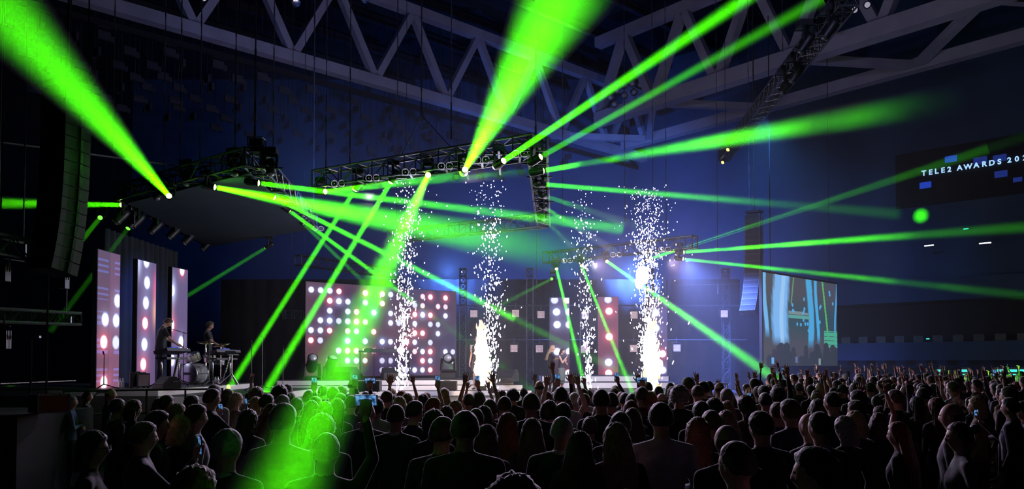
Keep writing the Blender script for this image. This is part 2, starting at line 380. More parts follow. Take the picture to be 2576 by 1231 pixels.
# ------------------------------------------------------------------ moving heads, their lamps and beams
def attach(px, A, B):
    """Depth at which the truss line A-B crosses photograph column px, and its height there."""
    k = (px - 1288) / FPX; t = min(1, max(0, (k * A.y - A.x) / ((B.x - A.x) - k * (B.y - A.y)))); p = A + (B - A) * t
    return p.y, p.z
def moving_head(S, D, label, lens='lens', group=None, hang=True, s=1.0, thing_name='moving_head_light', zt=None, reach=.62):
    """Fixture with lens centre at S pointing along D; hangs from a clamp above or stands on a base below."""
    D = Vector(D).normalized(); S = Vector(S); t = empty(thing_name, S); sg = 1 if hang else -1
    q = D.to_track_quat('Z', 'Y').to_matrix()
    c = -D * .17 * s
    MB().lathe([(.03, -.17), (.075, -.16), (.095, -.10), (.095, .02), (.082, .10), (.088, .15), (.088, .17), (.07, .17)], c, Matrix(q) * 1.0 if s == 1 else Matrix(q), 12).build('head', M['black'], t, True) if s == 1 else \
        MB().lathe([(r * s, z * s) for r, z in [(.03, -.17), (.075, -.16), (.095, -.10), (.095, .02), (.082, .10), (.088, .15), (.088, .17), (.07, .17)]], c, q, 12).build('head', M['black'], t, True)
    MB().lathe([(.072 * s, 0), (.066 * s, .02 * s), (.04 * s, .038 * s), (.004, .044 * s)], -D * .01 * s, q, 10).build('lens', M[lens], t, True)
    side = D.cross(Vector((0, 0, 1)))
    side = side.normalized() if side.length > .05 else Vector((1, 0, 0))
    yk = MB()
    for e in (-1, 1):
        yk.tube(c + side * e * .115 * s, c + side * e * .125 * s + Vector((0, 0, sg * .22 * s)), .028 * s, .035 * s, 6)
    yk.tube(c - side * .14 * s + Vector((0, 0, sg * .23 * s)), c + side * .14 * s + Vector((0, 0, sg * .23 * s)), .035 * s, n=6)
    yk.build('yoke', M['blackmetal'], t)
    MB().box(c + Vector((0, 0, sg * .31 * s)), (.28 * s, .22 * s, .1 * s)).build('base', M['black'], t)
    if hang:
        up = max(.40 * s, (zt - .225 - S.z - c.z) if zt else 0)
        MB().box(c + Vector((0, 0, .38 * s)), (.2 * s, .04 * s, .05 * s)).tube(c + Vector((0, 0, .36 * s)), c + Vector((0, 0, up)), .022 * s).build('clamp', M['alu'], t)
        if zt:
            zb = zt - .225 - S.z; bar = MB().box((c.x, c.y + (reach - .62) / 2, zb), (.05, reach, .03)).box((c.x, c.y, zb), (.62, .05, .03)).build('truss_bar', M['blackmetal'], t)
    return tag(t, label, 'stage light', group)

GREEN = (.075, 1.0, .0)
def light_beam(S, E, half, power, label, fixture, haze='haze', col=GREEN, r0=.062, stop=1.0, lens='lens', group=None, zt=None, reach=.62):
    S = Vector(S); E = Vector(E); D = (E - S).normalized(); L = (E - S).length * stop
    moving_head(S, D, fixture, lens, 'green beam fixtures', zt=zt, reach=reach)
    S2 = S + D * .06
    lamp('beam_lamp', 'AREA', S2, power, col, S2 + D, shape='DISK', size=2 * r0, spread=R(2 * half))
    q = D.to_track_quat('Z', 'Y').to_matrix(); t = math.tan(R(half)); n = 14
    prof = [(r0 * 1.02, 0)] + [(r0 * 1.02 + L * k / 4 * t * 1.02, L * k / 4) for k in range(1, 5)]
    o = MB().lathe(prof, (0, 0, 0), q, n).build('stage_light_ray', M[haze]); o['reach'] = L
    o.location = S + D * .07
    return tag(o, label, 'light beam', group)
ZL = 6.5
BEAMS = [  # source px, height, end px, end depth, half angle, power, haze, label end, fixture end
    ((425, 493), ZL, (-40, -30), 5.2, 0.9, 260, 'haze', 'broad green beam climbing from the canopy edge past the big line array', 'hanging under the canopy truss, shooting up past the line array'),
    ((307, 516), ZL, (-40, 511), 14, .55, 150, 'haze', 'level green beam passing behind the big line array', 'at the canopy truss end by the line array'),
    ((540, 471), ZL, (1560, 665), 20.5, 4.2, 1900, 'haze_fade', 'very wide green beam fanning out under the canopy towards the sparks', 'under the canopy front truss sending a wide fan'),
    ((650, 461), ZL, (1560, 575), 21, 1.1, 300, 'haze', 'narrow green beam crossing just above the wide fan', 'beside the canopy corner above the wide fan'),
    ((690, 497), ZL, (1290, 800), 24, .8, 300, 'haze', 'narrow green beam slanting down from the canopy side to the singers', 'on the canopy side truss, upper of two slanting beams'),
    ((727, 530), ZL, (1040, 760), 27, .7, 170, 'haze', 'narrow green beam slanting from the canopy side to the dotted LED wall', 'on the canopy side truss, lower of two slanting beams'),
    ((762, 562), ZL, (950, 745), 28, .6, 30, 'haze', 'faint thin green beam beneath the slanting canopy beams', 'far along the canopy side truss'),
    ((893, 478), ZL, (585, 965), 21.5, .75, 200, 'haze', 'green beam falling from the twin-lamp truss to the keyboard stands', 'on the twin-lamp truss, first steep beam'),
    ((983, 459), ZL, (668, 985), 20.2, 1.0, 300, 'haze', 'green beam falling from the twin-lamp truss to the low platform', 'on the twin-lamp truss, second steep beam'),
    ((1077, 441), ZL, (690, 1290), 3.2, 0.55, 190, 'haze_thin', 'bright green beam plunging through a spark fountain into the crowd', 'on the twin-lamp truss, lighting the crowd'),
    ((818, 482), ZL, (1420, 415), 16.5, 1.3, 300, 'haze_fade', 'green beam running along beneath the twin-lamp truss', 'at the end of the twin-lamp truss'),
    ((1170, 427), ZL, (1440, -60), 9, 3.4, 1300, 'haze', 'huge flaring green beam soaring to the roof from the twin-lamp truss', 'on the twin-lamp truss, throwing the huge upward flare'),
    ((1267, 405), ZL, (1960, -60), 12, .95, 330, 'haze', 'long narrow green beam climbing from the twin-lamp truss', 'on the twin-lamp truss near its end'),
    ((1360, 395), ZL, (2060, 0), 14, 1.1, 100, 'haze', 'dimmer green beam climbing parallel to the long narrow one', 'at the corner of the twin-lamp truss'),
    ((1366, 430), ZL, (2420, 250), 19, 2.4, 420, 'haze_turb', 'smoky green beam drifting towards the broad roof truss', 'on the side truss, feeding the smoky beam'),
    ((1368, 464), ZL, (1990, 516), 30, .8, 130, 'haze_fade', 'thin green beam fading into the blue haze', 'on the side truss, second in the row'),
    ((1372, 494), ZL, (1620, 575), 32, .7, 18, 'haze', 'faint grey-green beam in the blue haze below the fading one', 'on the side truss, third in the row'),
    ((1372, 524), ZL, (1560, 640), 33, .7, 26, 'haze', 'faint grey-green beam slanting behind the slim spark fountain', 'on the side truss, fourth in the row'),
    ((1368, 552), ZL, (1500, 680), 33, .7, 10, 'haze', 'very faint beam at the end of the side truss', 'on the side truss, last in the row'),
    ((1720, 635), 6.4, (2440, 582), 27, 1.2, 420, 'haze_turb', 'bright smoky green beam level above the video screen', 'on the singers\' truss, feeding the level smoky beam'),
    ((1640, 650), 6.4, (2480, 375), 27, .9, 300, 'haze', 'thin green beam rising across the blue hall wall', 'on the singers\' truss behind the dense sparks'),
    ((1718, 652), 6.2, (2500, 735), 27, 1.0, 170, 'haze_turb', 'pale green beam sinking past the top of the video screen', 'on the singers\' truss end, pointing slightly down'),
    ((1527, 658), 6.2, (1960, 960), 22, .9, 300, 'haze', 'bright green beam striking down into the far crowd below the video screen', 'on the singers\' truss, aimed at the far crowd'),
    ((1400, 677), 6.2, (1474, 985), 28.5, .55, 170, 'haze', 'steep green beam landing on the steps beside the singers', 'on the singers\' truss, first steep beam'),
    ((1463, 669), 6.2, (1590, 985), 28.5, .6, 150, 'haze', 'steep green beam running down the pink LED column', 'on the singers\' truss, second steep beam'),
    ((252, 548), 6.4, (170, 650), 20, .7, 14, 'haze', 'short dim green beam beside the big line array', 'unlit-looking, hanging beside the line array'),
    ((322, 575), 6.2, (130, 830), 21, .8, 9, 'haze', 'dim green beam slanting down behind the tall LED columns', 'hanging over the first tall LED column'),
    ((668, 624), 6.2, (430, 770), 29, .9, 26, 'haze', 'dim green beam slanting across the dark behind the drums', 'on the back canopy truss'),
    ((1388, 702), 6.0, (1255, 770), 30, .7, 12, 'haze', 'short dim beam above the hanging matrix lamps', 'behind the singers\' truss'),
]
for s_, z, e_, ed, half, pw, hz, lab, fx in BEAMS:
    x, y = s_; ln = (A1, B1) if x < 600 and y < 520 else (A1, D1) if x < 400 else (D1, C1) if x == 668 else (B1, C1) if x < 800 else (E2, F2) if x < 1300 else None if y < 600 and x < 1390 else (I3, J3)
    if ln: dd, zt = attach(x, *ln); S = P(x, y, dd - (.75 if e_[1] < 0 else 0))
    else: S = PZ(x, y, 6.62); zt = ZT1
    light_beam(S, P(e_[0], e_[1], ed), half, pw / 5.8, lab, 'black moving-head light ' + fx, hz, lens='lens' if pw > 50 else 'lens_dim', group='green light beams', zt=zt, reach=2.2 if ln and e_[1] < 0 else 1.3 if ln == (I3, J3) else .9)
# unlit moving heads hanging in a row
for i, (px, py, d) in enumerate(((290, 560, 22.8), (330, 570, 23.5), (378, 585, 24.5), (425, 598, 26), (463, 612, 27.5), (510, 628, 29.5))):
    d, zt = attach(px, A1, D1); S = P(px, py, d); moving_head(S, (-.5, -.4, -.8), 'dark unlit moving-head light hanging above the tall LED columns', 'glass', 'unlit moving heads above the LED columns', s=1.5, zt=zt)
for i, (px, py, d) in enumerate(((395, 500, 22), (470, 465, 20.7), (590, 440, 19.3), (680, 440, 20))):
    d, zt = attach(px, A1, B1); S = P(px, py, d); moving_head(S, (.1, -.3, -1), 'dark unlit moving-head light pointing down from the canopy front truss', 'glass', 'unlit heads on the canopy front truss', s=1.2, zt=zt)
for i, (px, py, d) in enumerate(((2012, 130, 25), (2072, 95, 22.5), (1990, 205, 28), (1965, 235, 30))):
    S = PZ(px, py, 11.2); moving_head(S, (-.5, .3, -.8), 'large dark floodlight hung on the flown truss under the roof', 'black', 'floodlights on the flown truss', s=1.7, zt=12)
# stage floods with amber faces on the flown truss
for px, py, d in ((1831, 377, 36), (1818, 409, 36.5)):
    S = PZ(px, py, 11.6); moving_head(S, (-.6, -.5, -.7), 'small amber-lit lamp at the end of the flown truss', 'amber', 'amber lamps on the flown truss', s=1.1, zt=12)
# small spots standing on the truss bottom nodes
def twin_lamp(p, label, group, n=Vector((-.2, -1, -.15)), r=.085, zt=ZT1, hw=.225):
    t = empty('twin_lamp', p); n = n.normalized(); q = n.to_track_quat('Z', 'Y').to_matrix(); sx = Vector((0, 0, 1)).cross(n).normalized()
    MB().box(-n * .1, (.46, .12, .24), q).build('housing', M['black'], t)
    for e in (-1, 1):
        c = sx * e * r * 1.15
        MB().lathe([(r, -.05), (r * 1.05, .02), (r * .9, .025), (r * .86, .0)], c, q, 14).build('rim', M['lampring'], t, True)
        MB().lathe([(r * .85, -.03), (r * .5, -.01), (.004, .0)], c, q, 12).build('lamp_face', M['glass'], t, True)
        MB().ball(c + n * .0, r * .3, n=8, k=5).build('bulb', M['lampring'], t, True)
    zz = zt - hw - p.z; MB().tube(Vector((0, .06, 0)), Vector((0, .1, zz)), .02).box((0, .32, zz), (.05, .62, .035)).build('hanger', M['alu'], t)
    return tag(t, label, 'lamp', group)
for px, py in ((851, 462), (938, 448), (1030, 433), (1121, 418), (1212, 403), (1308, 387)):
    f = (px - 800) / 552.; d = attach(px, E2, F2)[0] - .30
    twin_lamp(P(px, py, d), 'pair of round pale lamps facing out from the front truss above the sparks', 'twin lamps on the front truss')
for px, py in ((1427, 656), (1550, 641), (1672, 628)):
    twin_lamp(P(px, py, attach(px, I3, J3)[0] - .3), 'pair of round pale lamps on the truss over the narrow LED columns', 'twin lamps over the LED columns', r=.11, zt=6.8)
for px, py in ((770, 550), (800, 575)):
    twin_lamp(P(px, py, attach(px, B1, C1)[0] - .2), 'pair of small pale lamps on the canopy side truss by crossing beams', 'twin lamps on the canopy side', n=Vector((.5, -1, -.3)))
# par lamp clusters on the roof steel
for px, py in ((1535, 245), (1552, 228), (1570, 214), (1590, 210), (1545, 262), (1570, 240), (1595, 232), (1610, 213)):
    o = empty('roof_par_lamp', P(px, py, 43)); q = Vector((-.3, -1, -.5)).to_track_quat('Z', 'Y').to_matrix()
    MB().lathe([(.08, -.4), (.16, -.3), (.22, 0), (.2, .01)], (0, 0, 0), q, 10).build('can', M['blackmetal'], o, True)
    MB().lathe([(.19, 0), (.004, .03)], (0, 0, 0), q, 10).build('lamp_face', M['glass'], o, True)
    tag(o, 'round can lamp in a cluster up in the roof between two green beams', 'lamp', 'can lamps clustered in the roof')
for px, py in ((2182, 12), (2150, 25)):
    o = empty('roof_par_lamp', P(px, py, 30)); q = Vector((-.3, -1, -.6)).to_track_quat('Z', 'Y').to_matrix()
    MB().lathe([(.06, -.3), (.11, -.22), (.15, 0), (.13, .01)], (0, 0, 0), q, 12).build('can', M['blackmetal'], o, True)
    MB().lathe([(.13, 0), (.06, .03), (.004, .04)], (0, 0, 0), q, 12).build('lamp_face', M['lampring'], o, True)
    tag(o, 'pale round can lamp under the broad roof truss', 'lamp', 'pale can lamps under the broad truss')
for px, py in ((515, 8), (745, 8), (920, -2)):
    o = empty('roof_par_lamp', P(px, py, 33)); q = Vector((.5, -.6, -.9)).to_track_quat('Z', 'Y').to_matrix()
    MB().lathe([(.1, -.5), (.16, -.4), (.2, 0), (.18, .01)], (0, 0, 0), q, 10).build('can', M['chrome'], o, True)
    MB().tube((0, 0, .2), (0, 0, .8), .03).build('hanger', M['blackmetal'], o)
    tag(o, 'shiny cylindrical house lamp hung high between the roof truss diagonals', 'lamp', 'house lamps in the roof')

# ------------------------------------------------------------------ LED screens
def screen_grid(c00, c10, c11, c01, nx, ny, fn, name, m, parent, org):
    """Flat LED face from four corners (bottom-start, bottom-end, top-end, top-start), one colour for each LED."""
    c00, c10, c11, c01 = [np.array(Vector(c) - Vector(org)) for c in (c00, c10, c11, c01)]
    u = np.linspace(0, 1, nx + 1)[None, :, None]; v = np.linspace(0, 1, ny + 1)[:, None, None]
    p = (c00 * (1 - u) + c10 * u) * (1 - v) + (c01 * (1 - u) + c11 * u) * v
    idx = np.arange((nx + 1) * (ny + 1)).reshape(ny + 1, nx + 1)
    f = np.stack([idx[:-1, :-1], idx[:-1, 1:], idx[1:, 1:], idx[1:, :-1]], -1).reshape(-1, 4)
    me = bpy.data.meshes.new(name); me.from_pydata(p.reshape(-1, 3).tolist(), [], f.tolist()); me.materials.append(m)
    uu, vv = np.meshgrid((np.arange(nx) + .5) / nx, (np.arange(ny) + .5) / ny)
    col = fn(uu, vv).reshape(-1, 3)
    at = me.attributes.new('pix', 'FLOAT_COLOR', 'FACE')
    at.data.foreach_set('color', np.concatenate([col, np.ones((len(col), 1))], 1).astype(np.float32).ravel())
    o = bpy.data.objects.new(name, me); COL.objects.link(o); o.parent = parent
    return o
M['led'] = screen_mat('led_pixels', 1.0); M['video'] = screen_mat('video_pixels', 1.0)
def dotfield(uu, vv, W, Hh, dots, base, rad=.13):
    """dots: list of (x m, y m, colour, glow)."""
    c = base.copy(); x = uu * W; y = vv * Hh
    for dx, dy, col, glow in dots:
        r = np.hypot(x - dx, y - dy)
        kind = np.array(col)
        g = np.exp(-(r / (rad * 1.6)) ** 2)[..., None] * glow
        c = c + g * kind * .5
        edge = np.clip((rad * 1.12 - r) / (rad * .12), 0, 1)[..., None]
        core = np.clip((rad - r) / (rad * .22), 0, 1)[..., None]
        c = c * (1 - edge) + edge * kind * (.7 + .5 * glow)
        c = c * (1 - core) + core * np.array((.82, .84, 1.0)) * (1.0 + .9 * glow if glow >= 0 else .42)
    return c
WHT, BLU, RED, ORG = (.55, .6, 1.0), (.35, .5, 1.0), (1.0, .16, .22), (1.0, .5, .2)
ROWS = ['WWWR..P.RW...rP.P.', '..PBW.W.R...wr.rd.', '..W.WR.b.W..PBP.W.', '.Wbw WPo..Ww.W.ww.'.replace(' ', ''), 'WWR.r W.R....PP.W.'.replace(' ', ''), 'Rw..b.W.bW.PW.w...', '...WRRRR....rWP.Ww', '..W.WWR.WW...PW..w', '.....R..ww.WWWR...']
W0, W1 = Vector((-7.0, 27.0, 0)), Vector((-2.17, 30.9, 0)); WL = (W1 - W0).length; ZW0, ZW1 = 1.70, 4.93
def wall_fn(uu, vv):
    n = (np.sin(uu * 9 + vv * 4) + np.sin(vv * 7 - uu * 5 + 1) + np.sin(uu * 3 + 2)) / 3
    n2 = (np.sin(uu * 5 - vv * 6 + 2) + np.sin(vv * 3 + uu * 8)) / 2
    base = np.stack([.085 + .035 * n, .045 + .008 * n2, .09 - .03 * n], -1) * (1 + .12 * n2[..., None])
    base = base * (1 + .25 * np.clip(vv - .94, 0, 1)[..., None] * 10)
    dots = []
    for r, row in enumerate(ROWS):
        for c, ch in enumerate(row[:18]):
            if ch in '. ': continue
            col, glow = {'W': (WHT, .25), 'w': (WHT, -.0), 'R': (RED, .45), 'r': (RED, .1), 'P': (RED, 1.0), 'B': (WHT, 1.0), 'b': (BLU, .9), 'o': (ORG, .1), 'd': (RED, 0)}[ch]
            dots.append(((c + .55) / 18.0 * WL, (1 - (r + .75) / 9.35) * (ZW1 - ZW0), col, glow))
    c = dotfield(uu, vv, WL, ZW1 - ZW0, dots, base, .105)
    return np.clip(c, 0, 4)
def led_panel(A, B, z0, z1, fn, nx, ny, label, name='led_column', power=30, col=(.75, .6, 1)):
    A = Vector((A[0], A[1], 0)); B = Vector((B[0], B[1], 0)); t = empty(name, (A.x, A.y, z0)); u = (B - A).normalized(); n = Vector((u.y, -u.x, 0))
    up = Vector((0, 0, 1)); org = Vector((A.x, A.y, z0)); o = Vector((0, 0, 0))
    a0 = A + up * z0; b0 = B + up * z0; a1 = A + up * z1; b1 = B + up * z1
    screen_grid(a0 + n * .003, b0 + n * .003, b1 + n * .003, a1 + n * .003, nx, ny, fn, 'led_face', M['led'], t, org)
    q = Matrix((u, n * -1, up)).transposed()
    MB().box((A + B) / 2 - A - n * .06 + up * (z1 - z0) / 2, ((B - A).length + .03, .115, z1 - z0 + .03), q).build('cabinet', M['black'], t)
    return tag(t, label, 'LED screen')
led_panel(W0, W1, ZW0, ZW1, wall_fn, 300, 160, 'wide LED wall of scattered glowing white and red dots on dusky purple', 'led_video_wall', 90)
def col_fn(dots, b0, b1, w_, h_, stripes=0, side=None, rad=.16):
    def fn(uu, vv):
        base = np.array(b0) * (1 - vv[..., None]) + np.array(b1) * vv[..., None]
        if stripes:
            s = (np.sin(vv * 150) > .2) * ((np.abs(vv * 5 % 1 - .5) < .3)) * ((uu < .48) | (uu > .75))
            base = base + s[..., None] * np.array((.03, .08, .30)); base = base * (.85 + .3 * (uu[..., None] > .55) * np.array((1, .55, .7)))
        if side is not None:
            for cx, cy, col, k in side:
                base = base + np.exp(-((uu - cx) * w_ / .16) ** 2 - ((vv - cy) * h_ / .35) ** 2)[..., None] * np.array(col) * k
        return np.clip(dotfield(uu, vv, w_, h_, [(x * w_, y * h_, c, g) for x, y, c, g in dots], base, rad), 0, 4)
    return fn
PUR, PNK, LAV = (.14, .085, .20), (.24, .10, .19), (.13, .105, .24)
def pdep(px, d): return ((px - 1288) / FPX * d, d)
led_panel(pdep(243, 18.0), pdep(299, 18.98), 1.59, 4.74, col_fn([(.35, .5, WHT, .4), (.9, .65, WHT, .4), (.85, .5, WHT, .4), (.3, .335, RED, 1), (.85, .335, WHT, .1), (.33, .04, RED, 1)], (.22, .10, .17), (.14, .09, .17), 1.0, 3.15, 1), 40, 120, 'tall LED column with faint blue stripes, first of three beside the keyboards', power=14)
led_panel(pdep(344, 19.6), pdep(390, 20.5), 1.60, 4.72, col_fn([(.45, 1.0, WHT, .3), (.5, .83, WHT, .5), (.45, .665, WHT, .5), (.42, .5, RED, .6), (.4, .33, WHT, .6), (.35, .17, RED, 1)], PUR, (.13, .10, .23), 1.0, 3.12, 0, [(1, .8, (1, .1, .2), .6), (1, .6, (1, .45, .2), .8), (0, .98, (.6, .7, 1), .9)]), 40, 120, 'tall LED column with a row of six white dots behind the keyboard player', power=14)
led_panel(pdep(431, 21.2), pdep(470, 21.9), 1.62, 4.72, col_fn([(.62, .99, RED, .5), (.0, .8, WHT, .9), (.0, .5, RED, 1), (.6, .36, WHT, .6), (.05, .2, WHT, .6)], PUR, LAV, 1.0, 3.1, 0, [(.05, .8, (.6, .75, 1), .5), (0, .6, (.8, .3, .3), .3)]), 40, 120, 'tall LED column with half dots at its edge above the drum kit', power=14)
led_panel(pdep(1383, 33.5), pdep(1432, 33.5), 1.68, 4.92, col_fn([(.25, .97, WHT, .1), (.92, .97, RED, .4), (.35, .815, WHT, .7), (1, .815, WHT, .4), (.38, .65, WHT, .6), (1, .65, WHT, .5), (.38, .3, WHT, .4), (1, .3, WHT, .3), (.95, .02, RED, .2)], (.06, .025, .05), (.06, .05, .13), .82, 3.24, 0, rad=.155), 40, 130, 'narrow lavender LED column behind the two singers', power=16)
led_panel(pdep(1505, 33.2), pdep(1555, 33.2), 1.68, 4.92, col_fn([(.5, .97, WHT, .1), (.55, .82, RED, 1), (.55, .49, RED, 1), (.52, .16, WHT, .8), (.52, .02, RED, .8)], (.17, .05, .09), (.22, .06, .11), .83, 3.24, 0, rad=.155), 40, 130, 'narrow pink LED column with a chain of glowing white dots', power=18, col=(1, .6, .8))
led_panel(pdep(1632, 33.2), pdep(1678, 33.2), 1.68, 4.92, col_fn([(.75, .27, RED, .8), (.75, .06, WHT, .5), (.4, .8, WHT, .5), (.4, .6, WHT, .5)], (.08, .03, .07), (.07, .04, .10), .77, 3.24, 0, rad=.155), 40, 130, 'narrow dusky LED column half hidden by the densest sparks', power=12)

# video relay screen with the live picture
def video_fn(uu, vv):
    rs = np.random.RandomState(3)
    g = np.stack([.050 + .02 * np.sin(vv * 9), .075 + 0 * uu, .085 + .03 * uu], -1)
    def streak(c, u0, wd, v0, col, amp=.3, fade=.0):
        n = np.sin(vv * 23 + u0 * 40) * .25 + np.sin(uu * 160 + vv * 8) * .35 + np.sin(vv * 57 + uu * 90) * .2
        k = np.clip((wd - np.abs(uu - u0 - .02 * np.sin(vv * 5 + u0 * 9))) / (wd * .35) + n * amp, 0, 1) * np.clip((vv - v0) * 9, 0, 1)
        return c * (1 - k[..., None]) + k[..., None] * np.array(col)
    g = streak(g, .03, .028, .30, (.16, .47, .85)); g = streak(g, .22, .115, .22, (.20, .48, .90)); g = streak(g, .24, .03, .2, (.33, .6, .95))
    g = streak(g, .60, .045, .20, (.07, .40, .75)); g = streak(g, .70, .024, .25, (.07, .42, .80)); g = streak(g, .985, .016, .2, (.08, .36, .70))
    k = ((np.abs(vv - .60 + (uu - .40) * .02) < .018) & (uu > .31) & (uu < .58)); g[k] = (.20, .26, .27)
    k = ((np.abs(vv - .555) < .02) & (uu > .31) & (uu < .6)); g[k] = (.10, .36, .33)
    line = np.abs(uu - (.86 - (vv - .35) * .12)) < .012; g[line & (vv > .35)] = (.10, .45, .13)
    k = (np.abs(uu - .36 - (vv - .8) * .12) < .008) & (vv > .7); g[k] = (.12, .30, .16)
    k = (uu > .80) & (vv < .42) & (vv > .22) & ((vv * 20 % 1) > .16); g[k] = (.07, .42, .28)
    for i in range(26):
        x, y = rs.uniform(.35, .95), rs.uniform(.35, .95); k = ((uu - x) / .012) ** 2 + ((vv - y) / .02) ** 2 < 1; g[k] = (.08, .40, .78)
    for i in range(40):    # heads of the filmed crowd
        x, y, r = rs.uniform(0, 1), rs.uniform(.06, .24), rs.uniform(.02, .045)
        k = (((uu - x) / r) ** 2 + ((vv - y) / (r * 1.2)) ** 2 < 1) | ((np.abs(uu - x) < r * 1.3) & (vv < y - r)); g[k] = (.030 + .012 * rs.rand(), .045, .065)
    for x, y, a in ((.11, .06, (.14, .4, .8)), (.41, .07, (.12, .16, .35)), (.73, .05, (.22, .30, .32))):
        k = (np.abs(uu - x) < .016) & (np.abs(vv - y) < .035); g[k] = a
    return g * .95
vA, vB = P(1918, 800, 31), P(2104, 800, 35.8)
vt = empty('video_screen', (vA.x, vA.y, P(1918, 920, 31).z)); zt = P(1918, 685, 31).z; zb = P(1918, 922, 31).z
nrm = Vector(((vB - vA).y, -(vB - vA).x, 0)).normalized(); org = vt.location
fA, fB = vA + nrm * .03, vB + nrm * .03
screen_grid((fA.x, fA.y, zb), (fB.x, fB.y, zb), (fB.x, fB.y, zt), (fA.x, fA.y, zt), 190, 160, video_fn, 'video_face', M['video'], vt, org)
uv_ = (vB - vA); uv_.z = 0; un = uv_.normalized()
MB().box(uv_ / 2 - nrm * .05 + Vector((0, 0, (zt - zb) / 2)), (uv_.length + .1, .12, zt - zb + .1), Matrix((un, -nrm, Vector((0, 0, 1)))).transposed()).build('screen_frame', M['black'], vt)
for s in (.1, .9):
    MB().tube(uv_ * s + Vector((0, 0, zt - zb)), uv_ * s + Vector((0, 0, 14)), .02).build('suspension_line', M['blackmetal'], vt)
tag(vt, 'large video screen relaying blue spark fountains and a dark filmed crowd', 'video screen')

# ------------------------------------------------------------------ sparks and flames
def spark_fountain(px, py, d, ptop, n, w0, w1, label, power, lean=0, seed=1, flame=None):
    rs = random.Random(seed); base = P(px, py, d); ztop = P(px, ptop, d).z; Hh = ztop - base.z
    mb = MB()
    lean_m = lean * d / FPX
    spf = [(0, 1 + i, 1 + (i + 1) % 6) for i in range(6)] + [(1 + i, 7 + i, 7 + (i + 1) % 6, 1 + (i + 1) % 6) for i in range(6)] + [(13, 7 + (i + 1) % 6, 7 + i) for i in range(6)]
    for i in range(n):
        u = rs.betavariate(1.05, 1.35) if rs.random() < .93 else rs.uniform(.6, 1.0)
        w_ = w0 + (w1 - w0) * min(1, u * 1.25) * (1 if u < .75 else 1.15)
        g = rs.gauss(0, .55) if rs.random() < .85 else rs.gauss(0, 1.15)
        x = g * w_ + lean_m * u; y = rs.gauss(0, .55) * w_; z = Hh * u
        s = rs.uniform(.009, .022) * (1.0 if u < .85 else .9)
        l = s * rs.uniform(1.4, 3.6) * (1.25 - u * .85) if u < .8 else s * rs.uniform(.9, 1.6)
        dv = Vector((x - lean_m * u, y, 0)) * .12 / max(w_, .05) + Vector((rs.gauss(0, .12), rs.gauss(0, .12), 1)); dv.normalize()
        q = dv.to_track_quat('Z', 'Y'); c = Vector((x, y, z))
        s *= .92; pts = [(0, 0, l)] + [(s * kr * math.cos(a * 1.0472), s * kr * math.sin(a * 1.0472), l * kz) for kr, kz in ((.8, .62), (.8, -.62)) for a in range(6)] + [(0, 0, -l)]
        mb.add([c + q @ Vector(v) for v in pts], spf)
    for i in range(max(3, n // 120)):   # bursting sparks with rays
        u = rs.uniform(.15, .75); c = Vector((rs.gauss(0, .3) * w1 + lean_m * u, rs.gauss(0, .2), Hh * u))
        for k in range(9):
            a = rs.uniform(0, 6.28); e = rs.uniform(-.8, 1); v = Vector((math.cos(a), math.sin(a), e)).normalized() * rs.uniform(.08, .2)
            mb.tube(c, c + v, .010, .003, 3)
    t = empty('spark_fountain', base)
    tag(mb.build('spark_spray', M['spark'], t), kind='stuff')
    nz = MB().box((0, 0, -.04), (.26, .26, .16)).lathe([(.05, .04), (.045, .12), (.03, .12)], n=10); nz.build('jet_machine', M['black'], t)
    lamp('spark_glow', 'POINT', base + Vector((lean_m * .3, -.1, Hh * .33)), power * .5, (.66, .64, 1), shadow_soft_size=.35)
    lamp('spark_glow', 'POINT', base + Vector((lean_m * .7, -.1, Hh * .7)), power * .2, (.66, .64, 1), shadow_soft_size=.35)
    return tag(t, label, 'spark fountain')
spark_fountain(1008, 992, 24.2, 455, 640, .12, .42, 'spark fountain in front of the dotted LED wall, leaning slightly', 420, lean=22, seed=1)
spark_fountain(1238, 980, 25.4, 455, 560, .14, .44, 'spark fountain beside the tall flame at the end of the steps', 420, lean=-8, seed=2)
spark_fountain(1484, 985, 28, 470, 420, .13, .40, 'slim spark fountain between the two narrow LED columns', 420, lean=-18, seed=3)
spark_fountain(1634, 990, 27, 470, 1500, .24, .50, 'densest and widest spark fountain, with a flame burning inside it', 620, lean=-2, seed=4)
